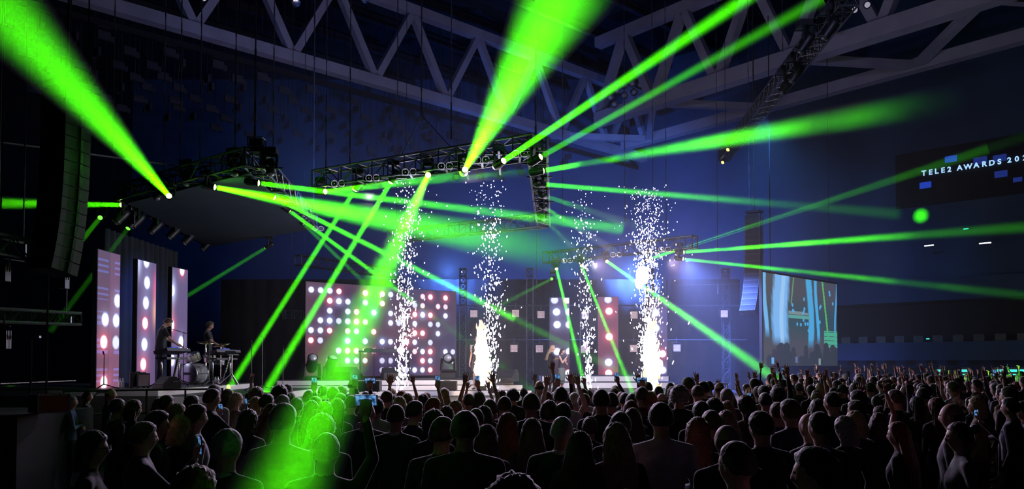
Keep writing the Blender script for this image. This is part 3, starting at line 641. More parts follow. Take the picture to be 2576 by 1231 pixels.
def flame(px, py0, py1, d, wpx, label, seed, blobs=(), power=300):
    from mathutils import noise
    b = P(px, py0, d); h = P(px, py1, d).z - b.z; wd = wpx * d / FPX / 2; t = empty('flame', b)
    def body(sc, wob, nm, m, hh):
        n = 18; rings = []
        for k in range(27):
            u = k / 26.; r = wd * sc * (.35 + 1.9 * u * (1 - u) ** 1.0 + .5 * math.sin(math.pi * min(1, u * 1.4)) * .5) * (1 - u ** 4) + .01
            cx = wd * .35 * math.sin(u * 3 + seed) * u
            ring = []
            for i in range(n):
                a = 2 * math.pi * i / n; q = Vector((math.cos(a) * 1.3, math.sin(a) * 1.3, u * hh * 2.2 - seed * 3))
                rr = r * (1 + wob * noise.noise(q * 1.6) + wob * .8 * noise.noise(q * 4))
                ring.append((cx + rr * math.cos(a), rr * math.sin(a) * .8, u * hh * (1 + .05 * math.sin(a * 3 + seed))))
            rings.append(ring)
        return MB().loft(rings).build(nm, m, t, True)
    body(.92, .75, 'flame_core', M['flamecore'], h)
    rs = random.Random(seed)
    for i in range(40):   # licking tongues around the core
        u = rs.uniform(.0, .9) ** 1.1; a = rs.uniform(0, 6.28); r = wd * rs.uniform(.55, 1.02) * (1.12 - u * .85)
        c = Vector((r * math.cos(a), r * math.sin(a) * .7, u * h)); e = c + Vector((rs.gauss(0, .05) + c.x * .2, 0, rs.uniform(.14, .40))); k = rs.uniform(.03, .07); m_ = (c + e) / 2 + Vector((rs.gauss(0, .02), 0, -.03))
        q = (e - c).to_track_quat('Z', 'Y'); rings = []
        for v, rr in ((0, .25), (.15, .8), (.35, 1), (.6, .7), (.85, .3), (1, .04)):
            cc = c.lerp(m_, min(1, v * 2)) if v < .5 else m_.lerp(e, v * 2 - 1); rings.append([tuple(cc + q @ Vector((k * rr * math.cos(x * .8976), k * rr * math.sin(x * .8976), 0))) for x in range(7)])
        MB().loft(rings).build('flame_tongue', M['flameedge'] if rs.random() < .5 else M['flamecore'], t, True)
    for bx, by, br in blobs:
        c = P(bx, by, d) - b; m2 = MB(); n = 14; rings = []
        for k in range(11):
            th = math.pi * (k + .05) / 10.1 - math.pi / 2
            rings.append([tuple(c + Vector((br * math.cos(th) * math.cos(2 * math.pi * i / n), br * .6 * math.cos(th) * math.sin(2 * math.pi * i / n), br * 1.4 * math.sin(th))) * (1 + .35 * noise.noise(Vector((i, k * .8, seed))))) for i in range(n)])
        m2.loft(rings).build('flame_puff', M['flamecore'], t, True)
    MB().box((0, 0, -.06), (.3, .3, .14)).build('burner', M['black'], t)
    lamp('flame_glow', 'POINT', b + Vector((0, -.6, h * .5)), power, (1, .72, .5), shadow_soft_size=.4)
    return tag(t, label, 'flame')
flame(1211, 972, 812, 25.0, 36, 'tall white-orange flame shooting up at the end of the steps', 1)
flame(1640, 985, 795, 26.8, 40, 'tall white flame blazing within the densest sparks', 2, [(1616, 692, .22), (1608, 712, .14)])

# haze over the stage
tag(MB().box((5, 32, 5.9), (28, 17, 11.6)).build('stage_haze', M['stage_haze']), 'thin blue-white haze hanging over the stage', 'haze', kind='stuff')

# ------------------------------------------------------------------ stage platforms
def platform(name, label, poly, z0, z1, band, deck='deck', skirt='skirt', cat='platform'):
    """Platform with a dark deck, a skirt and a white band along its top edge."""
    t = empty(name, (0, 0, 0)); n = len(poly); c = Vector((sum(p[0] for p in poly) / n, sum(p[1] for p in poly) / n))
    MB().prism(poly, z1 - .02, z1).build('deck', M[deck], t)
    ins = [tuple(c + (Vector(p) - c) * .997) for p in poly]
    if z1 - band - .02 > z0 + .005: MB().prism(ins, z0, z1 - band - .02).build('skirt', M[skirt], t)
    for i in range(n):
        a, b = Vector(poly[i]), Vector(poly[(i + 1) % n]); d = (b - a).normalized(); o = Vector((-d.y, d.x))
        if o.dot(c - a) < 0: o = -o
        MB().prism([tuple(a), tuple(b), tuple(b + o * .04), tuple(a + o * .04)], z1 - band - .02, z1 - .02).build('fascia_board', M['white'], t)
    return tag(t, label, cat)
platform('main_stage', 'main dark stage floor between the crowd and the long white steps', [(-5.7, 17.2), (-5.2, 15.6), (2.0, 15.4), (4.8, 18.8), (8.8, 26.4), (9, 37), (-13, 37), (-13, 24.3), (-5.7, 24.0)], 0, 1.08, .04, skirt='wall_dark')
EL, ER = Vector((-7.6, 25.75)), Vector((.05, 27.1)); DV = Vector((.05, -.30))
for k in range(3):
    z1 = 1.61 - .17 * k; a = EL + DV * k + Vector((-.12 * k, 0)); b = ER + DV * k + Vector((.25 * k, 0))
    platform('stage_step', ['upper long white-fronted step in front of the dotted LED wall', 'middle long white-fronted step in front of the dotted LED wall', 'lowest long white-fronted step in front of the dotted LED wall'][k],
             [tuple(a), tuple(b), tuple(b + Vector((-.3, 4.5 if k == 0 else .28))), tuple(a + Vector((.3, 2.6 if k == 0 else .28)))], z1 - .17 if k else 1.08, z1, .15 if k else .15, cat='step')
for k, (yy, z1) in enumerate(((31.6, 1.66), (31.0, 1.42))):
    platform('stage_step', ['upper white-fronted step under the narrow LED columns behind the singers', 'lower white-fronted step under the narrow LED columns behind the singers'][k],
             [(1.15 - .02 * k, yy), (6.25 + .1 * k, yy), (6.25 + .1 * k, yy + (2.6 if k == 0 else .58)), (1.15 - .02 * k, yy + (2.6 if k == 0 else .58))], 1.08 if k else 1.44, z1, .2, cat='step')
platform('wing_platform', 'low wing platform with a white edge below the microphone stands', [(-5.85, 17.9), (-5.75, 23.9), (-7.66, 23.9), (-7.74, 17.9)], 0, 1.43, .16)
platform('drum_riser', 'drum riser with a sloping white edge carrying the keyboards and drums', [(-7.72, 17.4), (-7.62, 23.5), (-13, 24.2), (-13, 17.4)], 1.435 - 1.43, 1.585, .13, cat='riser')

# ------------------------------------------------------------------ instruments and stage gear
def thing_at(name, px, d, z, rz=0): p = P(px, 900, d); return empty(name, (p.x, p.y, z), rz)
def tripod(mb, r, h, n=3, c=(0, 0, 0), a0=.4, t=.012):
    c = Vector(c)
    for k in range(n):
        a = a0 + 6.2832 * k / n
        mb.tube(c + Vector((0, 0, h)), c + Vector((r * math.cos(a), r * math.sin(a), .015)), t, n=5)
    return mb
def mic_stand(px, d, z, h, label, boom=True, ang=0, group=None):
    t = thing_at('microphone_stand', px, d, z, ang)
    tripod(MB(), .3, .12).build('tripod_base', M['blackmetal'], t)
    MB().tube((0, 0, .1), (0, 0, h), .012, .009).build('pole', M['alu'] if not boom else M['blackmetal'], t)
    if boom:
        MB().tube((.12, 0, h - .05), (-.45, 0, h + .12), .009).build('boom_arm', M['blackmetal'], t)
        MB().tube((-.45, 0, h + .12), (-.56, 0, h + .06), .016, .02, 8).ball((-.59, 0, h + .045), .028).build('microphone', M['black'], t, True)
    else:
        MB().tube((0, 0, h), (0, -.05, h + .07), .012, .018, 8).build('clip', M['black'], t)
    return tag(t, label, 'microphone stand', group)
ZR = 1.585
mic_stand(462, 20.2, ZR, 1.36, 'boom microphone stand rising over the bass drum against the third LED column')
mic_stand(527, 20.0, ZR, 1.05, 'slim microphone stand in front of the second keyboard player', False)
mic_stand(633, 20.6, 1.435, 1.25, 'slim microphone stand at the corner of the wing platform', False)
mic_stand(660, 21.6, 1.435, 1.4, 'slim microphone stand behind the corner one on the wing platform', False)
mic_stand(712, 25.2, 1.08, 1.55, 'slim microphone stand at the end of the long white steps', False)
mic_stand(262, 17.2, ZR, .75, 'short microphone stand in front of the striped LED column', False)

def keyboard_rig(px, d, z, rz, label, h=.86, bench=False):
    t = thing_at('keyboard', px, d, z, rz)
    rot = Matrix.Rotation(R(-14), 3, 'X')
    b = MB().box((0, 0, h), (1.15, .34, .075), rot).build('keyboard_body', M['black'], t)
    wk = MB(); bk = MB()
    for i in range(36):
        wk.box(Vector((-.51 + i * .029, -.08, h + .022)), (.026, .15, .022), rot)
        if i % 7 not in (2, 6): bk.box(Vector((-.495 + i * .029, -.04, h + .045)), (.014, .09, .016), rot)
    tag(wk.build('white_keys', M['white'], b), kind='stuff'); tag(bk.build('black_keys', M['black'], b), kind='stuff')
    MB().box((.25, .10, h + .09), (.3, .08, .03), rot).build('display', M['bluesq'], b)
    for s in (-1, 1):
        MB().tube((s * .42, .05, h - .06), (s * .42, .05, .12), .022, n=8).build('stand_post', M['chrome'], t, True)
        tripod(MB(), .28, .2, 3, (s * .42, .05, 0), .3, .015).build('tripod_foot', M['blackmetal'], t)
    zs = MB().tube((.12, -.1, h - .05), (-.26, -.14, .1), .03, n=6); zs.build('slanted_brace', M['black'], t)
    for i in range(11):
        u = .06 + i * .06; a = Vector((.12, -.135, h - .05)).lerp(Vector((-.26, -.175, .1)), u)
        MB().box(a, (.035, .012, .022)).build('brace_stripe', M['white'], t)
    MB().box((0, .02, h - .17), (1.0, .28, .05)).build('lower_shelf', M['blackmetal'], t)
    return tag(t, label, 'keyboard')
keyboard_rig(434, 19.3, ZR, R(86), 'black keyboard on chrome posts in front of the man bending over it')
keyboard_rig(562, 21.4, ZR, R(78), 'black keyboard on a chrome stand in front of the bearded player')
# drum kit
def drum(t, name, c, r, dep, axis, shell, head=True, lugs=8, hoop='chrome'):
    q = Vector(axis).to_track_quat('Z', 'Y').to_matrix(); c = Vector(c)
    s = MB().lathe([(r * .98, -dep / 2), (r, -dep / 2), (r, dep / 2), (r * .98, dep / 2)], c, q, 26).build(name, shell, t, True)
    for e in (-1, 1):
        MB().lathe([(r * .97, e * dep / 2 - .012), (r * 1.035, e * dep / 2 - .012), (r * 1.035, e * dep / 2 + .014), (r * .97, e * dep / 2 + .014)], c, q, 26).build('hoop', M[hoop], s, True)
        MB().lathe([(r * .97, e * dep / 2 + .002), (.004, e * dep / 2 + .004)], c, q, 26).build('drum_head', M['black'] if name == 'bass_drum' else M['white'], s)
    for i in range(lugs):
        a = 6.2832 * i / lugs
        MB().tube(c + q @ Vector((r * 1.03 * math.cos(a), r * 1.03 * math.sin(a), -dep * .42)), c + q @ Vector((r * 1.03 * math.cos(a), r * 1.03 * math.sin(a), dep * .42)), .008, n=5).build('lug', M['chrome'], s)
    return s
M['pearl'] = mat('pearl_drum_wrap', (.45, .47, .50), .3, scale=14, var=.3)
M['cream'] = mat('cream_drum_wrap', (.75, .70, .58), .3, scale=14, var=.12)
M['bronze'] = mat('cymbal_bronze', (.45, .36, .22), .3, .9, scale=10)
dk = thing_at('drum_kit', 486, 21.6, ZR, 0)
bd = drum(dk, 'bass_drum', (.05, 0, .29), .275, .42, (-.36, -.93, 0), M['pearl'])
MB().box((-.03, -.205, .29), (.40, .012, .07), Matrix.Rotation(R(-21), 3, 'Z')).build('printed_band', M['aludark'], bd)
for s in (-1, 1): MB().tube((.05 + s * .22, -.02, .2), (.05 + s * .34, -.1, .01), .012).build('spur', M['chrome'], bd)
drum(dk, 'rack_tom', (.02, .0, .74), .16, .2, (-.25, -.4, 1), M['cream'], lugs=6)
drum(dk, 'rack_tom', (.36, .22, .74), .15, .19, (-.25, -.4, 1), M['cream'], lugs=6)
drum(dk, 'floor_tom', (-.42, .12, .36), .2, .38, (0, 0, 1), M['pearl'], lugs=6)
drum(dk, 'snare_drum', (.5, .5, .6), .17, .13, (0, .1, 1), M['pearl'], lugs=6)
for s in (0, 1, 2):
    for k in range(3): pass
for x, y in ((-.55, .02), (-.30, .22), (-.42, .33)): MB().tube((x, y, .5), (x * 1.02, y, .01), .011).build('tom_leg', M['chrome'], dk)
for x, y, h, r, tl in ((-.55, .35, 1.02, .22, .2), (.62, .35, 1.08, .24, -.15), (.1, .62, 1.16, .25, .1), (.55, -.02, .86, .17, 0)):
    tripod(MB(), .22, .2, 3, (x, y, 0), .9, .01).build('cymbal_stand_legs', M['chrome'], dk)
    MB().tube((x, y, .15), (x, y, h), .011, n=6).build('cymbal_post', M['chrome'], dk)
    q = Vector((tl, -.2, 1)).to_track_quat('Z', 'Y').to_matrix()
    MB().lathe([(r, -.012), (r * .5, 0), (.04, .012), (.03, .03), (.006, .035)], (x, y, h), q, 20).build('cymbal', M['bronze'], dk, True)
for x, y in ((-.16, -.02), (.30, .1)): MB().tube((x, y, .5), (x, y, .98), .02, n=8).box((x, y, .66), (.06, .06, .1)).build('tom_mount', M['chrome'], dk)
tag(dk, 'drum kit with pearl bass drum, cream toms and bronze cymbals on the riser', 'drum kit')
# music stand beside the second keyboard
ms = thing_at('music_stand', 583, 20.9, ZR, 1.1)
MB().tube((0, 0, .12), (0, 0, .78), .016).build('pole', M['chrome'], ms)
tripod(MB(), .3, .3, 3, (0, 0, 0), .2, .014).build('tripod_base', M['chrome'], ms)
MB().box((0, 0, .84), (.34, .02, .16), Matrix.Rotation(R(-55), 3, 'X')).build('desk', M['blackmetal'], ms)
MB().box((0, -.05, .79), (.36, .05, .012)).build('ledge', M['alu'], ms)
tag(ms, 'chrome music stand with a tilted desk beside the second keyboard', 'music stand')
def bottle(px, d, z, label, group):
    t = thing_at('water_bottle', px, d, z)
    MB().lathe([(.032, 0), (.034, .02), (.034, .15), (.014, .19), (.013, .205)], n=10).build('bottle_body', M['glass'], t, True)
    MB().lathe([(.015, .2), (.015, .225), (.004, .226)], n=8).build('cap', M['white'], t, True)
    tag(t, label, 'bottle', group)
for px in (303, 310, 543, 549): bottle(px, 18.4 if px < 400 else 20.4, ZR, 'small clear water bottle standing on the drum riser floor', 'water bottles on the riser')
def amp(px, d, z, s, label, rz=0, grille='blackmetal', name='amplifier_box'):
    t = thing_at(name, px, d, z, rz); w_, dp, h = s
    MB().box((0, 0, h / 2 + .02), (w_, dp, h)).build('cabinet', M['black'], t)
    MB().box((0, -dp / 2 - .006, h / 2 + .02), (w_ * .86, .014, h * .8)).build('grille', M[grille], t)
    for sx in (-1, 1):
        for sy in (-1, 1): MB().lathe([(.02, 0), (.025, .022)], (sx * w_ * .4, sy * dp * .4, 0), n=6).build('rubber_foot', M['black'], t)
    MB().box((0, 0, h + .03), (w_ * .3, .04, .02)).build('handle', M['alu'], t)
    return tag(t, label, 'speaker')
amp(347, 18.6, ZR, (.34, .3, .34), 'small black amplifier box on the riser below the second LED column', R(30))
amp(361, 18.4, ZR, (.26, .22, .32), 'small box with a shiny front beside the amplifier on the riser', R(30), 'chrome')
amp(931, 24.6, 1.27, (.66, .5, .32), 'wide black speaker standing on the long steps below the console table', 0)
amp(1125, 25.5, 1.27, (.62, .5, .30), 'wide black speaker on the long steps next to the tall flame', 0)
def wedge(px, d, z, rz, label, s=1.0, group=None):
    t = thing_at('monitor_wedge', px, d, z, rz); w_ = .62 * s
    prof = [(-.26, .0), (.26, .0), (.26, .2), (.12, .34), (-.02, .34), (-.26, .10)]
    MB().loft([[(x, y * s, z_ * s) for y, z_ in prof] for x in (-w_ / 2, w_ / 2)]).build('cabinet', M['black'], t)
    n = Vector((0, -.24, .24)); MB().box(Vector((0, -.145 * s, .225 * s)), (w_ * .88, .012, .3 * s), Matrix.Rotation(R(-45), 3, 'X')).build('grille', M['blackmetal'], t)
    MB().box((w_ / 2 + .003, .1 * s, .2 * s), (.01, .12, .03)).build('side_handle', M['alu'], t)
    return tag(t, label, 'speaker', group)
wedge(875, 26.6, 1.61, R(150), 'black floor monitor wedge lit green near the lone tall spotlight', 1.25)
wedge(988, 26.8, 1.61, R(200), 'black floor monitor wedge at the corner of the console table', 1.15)
wedge(1272, 26.9, 1.55, R(-20), 'black floor monitor wedge on the slanted end of the steps', 1.2)
wedge(420, 18.0, ZR, R(-40), 'black floor monitor wedge at the keyboard player\'s feet', .8)
# big beam heads on the deck
for px, d, dr, lab in ((787, 26.4, (.25, -.7, .6), 'big dark moving-head light tilted back at the corner of the dotted LED wall'), (838, 26.6, (.35, -.3, 1.0), 'big moving-head light pointing up, tinted green before the dotted LED wall'), (1126, 28.8, (.0, -1, .05), 'big moving-head light facing out near the end of the dotted LED wall')):
    p = P(px, 900, d); moving_head((p.x, p.y, 1.61 + .74), dr, lab, 'glass', hang=False, s=2.0)
# console table
ct = thing_at('console_table', 968, 27.0, 1.61, R(10))
MB().box((0, 0, .94), (1.75, .62, .06)).build('table_top', M['black'], ct)
for x in (-.82, -.36, .1, .82): MB().box((x, -.28, .46), (.035, .035, .92)).build('leg', M['blackmetal'], ct)
for x in (-.82, .82): MB().box((x, .28, .46), (.035, .035, .92)).build('leg', M['blackmetal'], ct)
pm = bpy.data.materials.new('smoked_acrylic'); pm.use_nodes = True; pb = pm.node_tree.nodes['Principled BSDF']
pb.inputs['Base Color'].default_value = (.75, .7, .78, 1); pb.inputs['Transmission Weight'].default_value = 1; pb.inputs['Roughness'].default_value = .03; pb.inputs['IOR'].default_value = 1.05
for x0, x1 in ((-.80, -.38), (-.34, .08), (.12, .80)): MB().box(((x0 + x1) / 2, -.28, .47), (x1 - x0, .008, .86)).build('front_panel', pm, ct)
tag(ct, 'console table with see-through front panels before the dotted LED wall', 'table')
mx = thing_at('dj_mixer', 955, 26.9, 2.58, R(10))
MB().box((0, 0, .035), (1.05, .36, .07)).build('mixer_body', M['black'], mx)
for x in (-.36, .36): MB().lathe([(.13, .07), (.13, .085), (.01, .087)], (x, 0, 0), n=20).build('platter', M['blackmetal'], mx, True)
for i in range(8): MB().lathe([(.012, .07), (.01, .1), (.003, .1)], (-.14 + (i % 4) * .09, -.08 + (i // 4) * .12, 0), n=7).build('knob', M['chrome'], mx)
tag(mx, 'black mixing console with two platters on the console table', 'mixer')
# hanging matrix blinders
bl_cell = None
for i, (px, py) in enumerate(((1192, 790), (1297, 789), (1361, 792), (1472, 794), (1595, 793), (1822, 790), (1192, 877), (1293, 877), (1357, 878), (1470, 879), (1594, 877), (1703, 876))):
    c = P(px, py, 35.2); t = empty('matrix_blinder', c)
    MB().box((0, .09, 0), (.36, .16, .36)).build('housing', M['blackmetal'], t)
    cells = MB()
    for a in range(6):
        for b in range(6): cells.box((-.13 + a * .052, 0, -.13 + b * .052), (.040, .03, .040))
    tag(cells.build('lamp_cells', M['blind'], t), kind='stuff')
    MB().path([(-.2, .09, 0), (-.2, .09, .24), (.2, .09, .24), (.2, .09, 0)], .012, 4).tube((0, .09, .24), (0, .09, .46), .018).build('bracket', M['alu'], t)
    tag(t, 'small square matrix lamp glowing pale pink on the dark frame behind the singers', 'lamp', 'square matrix lamps behind the singers')
for x0 in (-2.2, .8, 3.2, 6.2, 9.6):
    truss((x0, 35.7, 0), (x0, 35.7, 6.4), .28, 'thin upright truss of the dark lamp frame behind the singers', group='uprights of the lamp frame')
for z in (3.2, 4.72):
    cb = MB().tube((-3, 35.29, z), (10.4, 35.29, z), .035); tag(cb.build('lamp_rail', M['aludark']), 'upper dark rail carrying the matrix lamps' if z > 4 else 'lower dark rail carrying the matrix lamps', 'rail')
# black drape hanging behind the stage
dr = MB(); n = 120
pts = [(-14 + 25.0 * i / n, 38.2 + .12 * math.sin(i * 1.9) + .05 * math.sin(i * 4.1)) for i in range(n + 1)]
vs_ = [(x, y, 0) for x, y in pts] + [(x, y, 6.2) for x, y in pts] + [(x, y + .03, 0) for x, y in pts] + [(x, y + .03, 6.2) for x, y in pts]; k = n + 1
fs_ = [(i, i + 1, k + i + 1, k + i) for i in range(n)] + [(2 * k + i + 1, 2 * k + i, 3 * k + i, 3 * k + i + 1) for i in range(n)] + [(k + i, k + i + 1, 3 * k + i + 1, 3 * k + i) for i in range(n)]
tag(dr.add(vs_, fs_).build('stage_drape', M['wall_dark'], smooth=True), 'black pleated drape closing the back of the stage', 'drape')

sd = MB(); pts = [(-11.6 + .1 * math.sin(i * 1.7), 22.6 + 4.8 * i / 50.) for i in range(51)]; k = 51
sd.add([(x, y, 0) for x, y in pts] + [(x, y, 6.0) for x, y in pts] + [(x - .03, y, 0) for x, y in pts] + [(x - .03, y, 6.0) for x, y in pts], [(i, i + 1, k + i + 1, k + i) for i in range(50)] + [(2 * k + i + 1, 2 * k + i, 3 * k + i, 3 * k + i + 1) for i in range(50)] + [(k + i, k + i + 1, 3 * k + i + 1, 3 * k + i) for i in range(50)])
tag(sd.build('added_drape', M['drape_blue'], smooth=True), 'added dark pleated drape catching deep blue light behind the three tall LED columns', 'drape')  # cloth added to catch the blue lamp between the columns

# ------------------------------------------------------------------ line arrays
def line_array(px0, py0, d, n, size, bend, label, yaw, m='black', hang=20):
    w_, dp, h = size; p = P(px0, py0, d); t = empty('line_array', p, yaw); z = 0; y = 0; ang = 0
    MB().box((0, 0, .1), (w_ * .9, dp, .1)).tube((0, 0, .1), (0, 0, hang - p.z), .02).build('fly_bar', M['blackmetal'], t)
    for i in range(n):
        ang = bend * (i / n) ** 2.2; rot = Matrix.Rotation(-ang, 3, 'X')
        c = Vector((0, y, z)) + rot @ Vector((0, 0, -h / 2))
        sp = MB(); sp.loft([[tuple(c + rot @ Vector((x, yy, zz))) for x, yy in ((-w_ / 2, -dp / 2), (w_ / 2, -dp / 2), (w_ * .42, dp / 2), (-w_ * .42, dp / 2))] for zz in (-h * .47, h * .47)])
        o = sp.build('speaker_cabinet', M[m], t)
        MB().box(c + rot @ Vector((0, -dp / 2 - .006, 0)), (w_ * .9, .012, h * .8), rot).build('grille', M['blackmetal'], o)
        for s in (-1, 1): MB().box(c + rot @ Vector((s * w_ * .47, .06, 0)), (.03, .05, h * .9), rot).build('rigging_link', M['alu'], o)
        e = rot @ Vector((0, 0, -h)); y += e.y; z += e.z
    return tag(t, label, 'line array speaker')
line_array(170, 232, 13.2, 15, (.62, .5, .205), R(14), 'big black line array speaker hanging in front of the level green beam', R(-25))
line_array(1898, 540, 33.5, 15, (.66, .5, .29), R(34), 'tall dim line array curving at its foot beside the video screen', R(-38), 'aludark')

# ------------------------------------------------------------------ hall side: tiers, sign, lamps
wn = Vector((-.70, -.714, 0)); wd = Vector((.714, -.70, 0)); wp = Vector((21.4, 41.5, 0))
def on_wall(px, py, off=.4):
    r = P(px, py, 1.0) - Vector((0, 0, CAMZ)); q = wp + wn * off; k = (q.dot(wn)) / (r.x * wn.x + r.y * wn.y)
    return Vector((r.x * k, r.y * k, CAMZ + r.z * k))
WQ = Matrix((wd, -wn, Vector((0, 0, 1)))).transposed()
def tier(label, off, z0, z1, m='wall', dep=.3):
    o = MB().box(wp + wn * off + wd * 8 + Vector((0, 0, (z0 + z1) / 2)), (46, dep, z1 - z0), WQ).build('tier_parapet', M[m]); return tag(o, label, 'parapet')
tier('long dim parapet of the upper seating tier along the hall side', 1.2, 5.3, 6.4)
tier('long dim parapet of the lower seating tier above the bar counter', 2.6, 2.3, 3.2)
tier('dark fascia beneath the upper seating tier', .9, 3.3, 5.2, 'wall_dark', .2)
for i in range(26):   # seat rows on the lower tier
    p = wp + wn * 1.9 + wd * (-5 + i * .9); o = empty('tip_up_seat', (p.x, p.y, 3.1), math.atan2(wd.y, wd.x))
    MB().box((0, 0, .22), (.46, .08, .45)).build('backrest', M['skirt'], o); MB().box((0, -.15, .05), (.44, .3, .06)).build('seat', M['skirt'], o)
    tag(o, 'grey tip-up seat in the dim row above the bar counter', 'seat', 'tip-up seats above the bar')
sg = empty('led_sign', on_wall(2440, 430)); so = sg.location
MB().box(on_wall(2450, 430, .28) - so, (7.4, .1, 2.9), WQ).build('sign_board', M['wall_dark'], sg)
def letter(ch, px, py, hpx=12.5):
    c = bpy.data.curves.new('letter', 'FONT'); c.body = ch; c.align_x = 'CENTER'; c.align_y = 'CENTER'; c.extrude = .004; c.offset = .012
    p = on_wall(px, py, .45); dd = p.y; c.size = hpx * dd / FPX / .69
    o = bpy.data.objects.new('letter', c); COL.objects.link(o)
    me = bpy.data.meshes.new_from_object(o); bpy.data.objects.remove(o)
    o = bpy.data.objects.new('letter', me); COL.objects.link(o); me.materials.clear(); me.materials.append(M['letter'])
    o.parent = sg; o.location = p - so
    o.rotation_euler = Matrix((wd, Vector((0, 0, 1)), wn)).transposed().to_euler()
for ch, px, py in zip('TELE2AWARDS202', (2324, 2341, 2356, 2372, 2388, 2414, 2435, 2456, 2476, 2495, 2514, 2539, 2558, 2578), (436.5, 434, 431.5, 429, 427, 423, 420, 416.5, 413.5, 410.5, 407.5, 403.5, 400.5, 397.5)): letter(ch, px, py)
for px, py, m, w_ in ((2392, 400, 'bluesq', .44), (2466, 404, 'bluesqdim', .48), (2515, 398, 'bluesqdim', .46), (2328, 466, 'bluesq', .44), (2518, 438, 'bluesqdim', .44), (2560, 452, 'bluesqdim', .3)):
    MB().box(on_wall(px, py, .36) - so, (w_ * 1.25, .04, w_ * .72), WQ).build('lit_square', M[m], sg)
tag(sg, 'dark LED board with ice-blue lettering and blue squares high on the hall side', 'sign')
for px, py, m, w_, lab in ((2337, 618, 'whitelamp', .42, 'short white strip lamp on the upper tier near the level smoky beam'), (2478, 612, 'whitelamp', .5, 'longer white strip lamp on the upper tier beyond the smoky beam'), (2430, 576, 'cyan', .22, 'small cyan lamp above the white strip lamps'), (2334, 853, 'cyan', .14, 'tiny cyan lamp low on the hall side beside the video screen')):
    c = on_wall(px, py, 1.45 if py > 590 else .5); t = empty('strip_lamp', c)
    MB().box((0, 0, 0), (w_, .05, .05), WQ).build('tube', M[m], t); MB().box(-wn * .05, (w_ * 1.15, .05, .09), WQ).build('fitting', M['black'], t); tag(t, lab, 'lamp')
for px in (2368, 2430, 2514, 2547, 2574):
    c = on_wall(px, 936, 3.2); t = empty('bar_light', c)
    MB().box((0, 0, .05), (.34, .08, .12), WQ).build('lamp_front', M['cyan'], t); MB().box((0, 0, -.12), (.26, .08, .05), WQ).build('lower_strip', M['cyan'], t); MB().box(-wn * .08, (.4, .08, .4), WQ).build('housing', M['black'], t)
    tag(t, 'teal-lit bar light at the counter behind the far crowd', 'lamp', 'teal lights along the bar')
bc = MB().box(wp + wn * 3.3 + wd * 8 + Vector((0, 0, .55)), (34, .5, 1.1), WQ).build('bar_counter', M['wall_dark']); tag(bc, 'long dark bar counter under the lower seating tier', 'counter')

# ------------------------------------------------------------------ side-stage clutter
sp = MB().box((-9.2, 13.2, .68), (3.4, 2.2, 1.36)).build('side_platform', M['wall_dark']); tag(sp, 'black side-stage platform under the red flight case', 'platform')
fc = empty('flight_case', (P(125, 1000, 12.6).x, 12.6, 1.36), R(48))
MB().box((0, 0, .16), (.45, .4, .27)).build('case_body', M['red'], fc)
for x in (-.225, .225):
    for y in (-.2, .2): MB().box((x, y, .16), (.024, .024, .29)).build('corner_edge', M['alu'], fc)
for z in (.025, .295):
    for y in (-.2, .2): MB().box((0, y, z), (.45, .022, .022)).build('long_edge', M['alu'], fc)
    for x in (-.225, .225): MB().box((x, 0, z), (.022, .4, .022)).build('short_edge', M['alu'], fc)
for x in (-.226, .226):
    for y in (-.2, .2): MB().ball((x, y, .30), .024, n=6, k=4).build('ball_corner', M['chrome'], fc)
tag(fc, 'red flight case with silver edges on the dark side-stage platform', 'flight case')
for px, py, d, lab in ((10, 855, 13.2, 'hanging floodlight under the low lattice rail'), (8, 684, 12.4, 'square floodlight with a ribbed face under the short truss'), (158, 705, 14, 'small square floodlight hanging below the big line array')):
    t = empty('floodlight', P(px, py, d))
    MB().box((0, 0, 0), (.16, .14, .3)).build('housing', M['blackmetal'], t)
    for i in range(6): MB().box((0, -.075, -.11 + i * .045), (.13, .012, .028)).build('rib', M['aludark'], t)
    MB().path([(-.1, 0, 0), (-.1, 0, .22), (.1, 0, .22), (.1, 0, 0)], .012, 4).tube((0, 0, .22), (0, 0, .42), .015).build('bracket', M['alu'], t)
    tag(t, lab, 'floodlight')
rl = empty('guard_rail', (P(160, 980, 14.6).x, 14.6, 0))
for k in range(5): MB().tube((k * .6, k * .35, 0), (k * .6, k * .35, 1.66), .02).build('post', M['blackmetal'], rl)
for z in (1.2, 1.64): MB().tube((0, 0, z), (2.4, 1.4, z), .02).build('bar', M['aludark'], rl)
tag(rl, 'dark guard rail running towards the drum riser behind the guards', 'rail')
for px, d, h in ((118, 14, 4.2), (78, 13.5, 2.6)):
    st = thing_at('light_stand', px, d, 0)
    tripod(MB(), .5, .4).build('tripod_base', M['blackmetal'], st); MB().tube((0, 0, .3), (0, 0, h), .02).build('pole', M['blackmetal'], st); MB().box((0, 0, h), (.3, .06, .04)).build('cross_bar', M['alu'], st)
    tag(st, 'tall thin light stand beside the red flight case' if h > 4 else 'shorter light stand in the dark behind the red flight case', 'stand')
cbx = empty('crowd_barrier', (P(1786, 960, 25.5).x, 25.5, 0))
MB().path([(-.55, 0, 0), (-.55, 0, 1.5), (.55, 0, 1.5), (.55, 0, 0)], .025, 5).build('frame', M['alu'], cbx)
for k in range(7): MB().tube((-.42 + k * .14, 0, .15), (-.42 + k * .14, 0, 1.48), .008, n=4).build('bar', M['alu'], cbx)
tag(cbx, 'metal barrier at the stage end below the striking green beam', 'barrier')

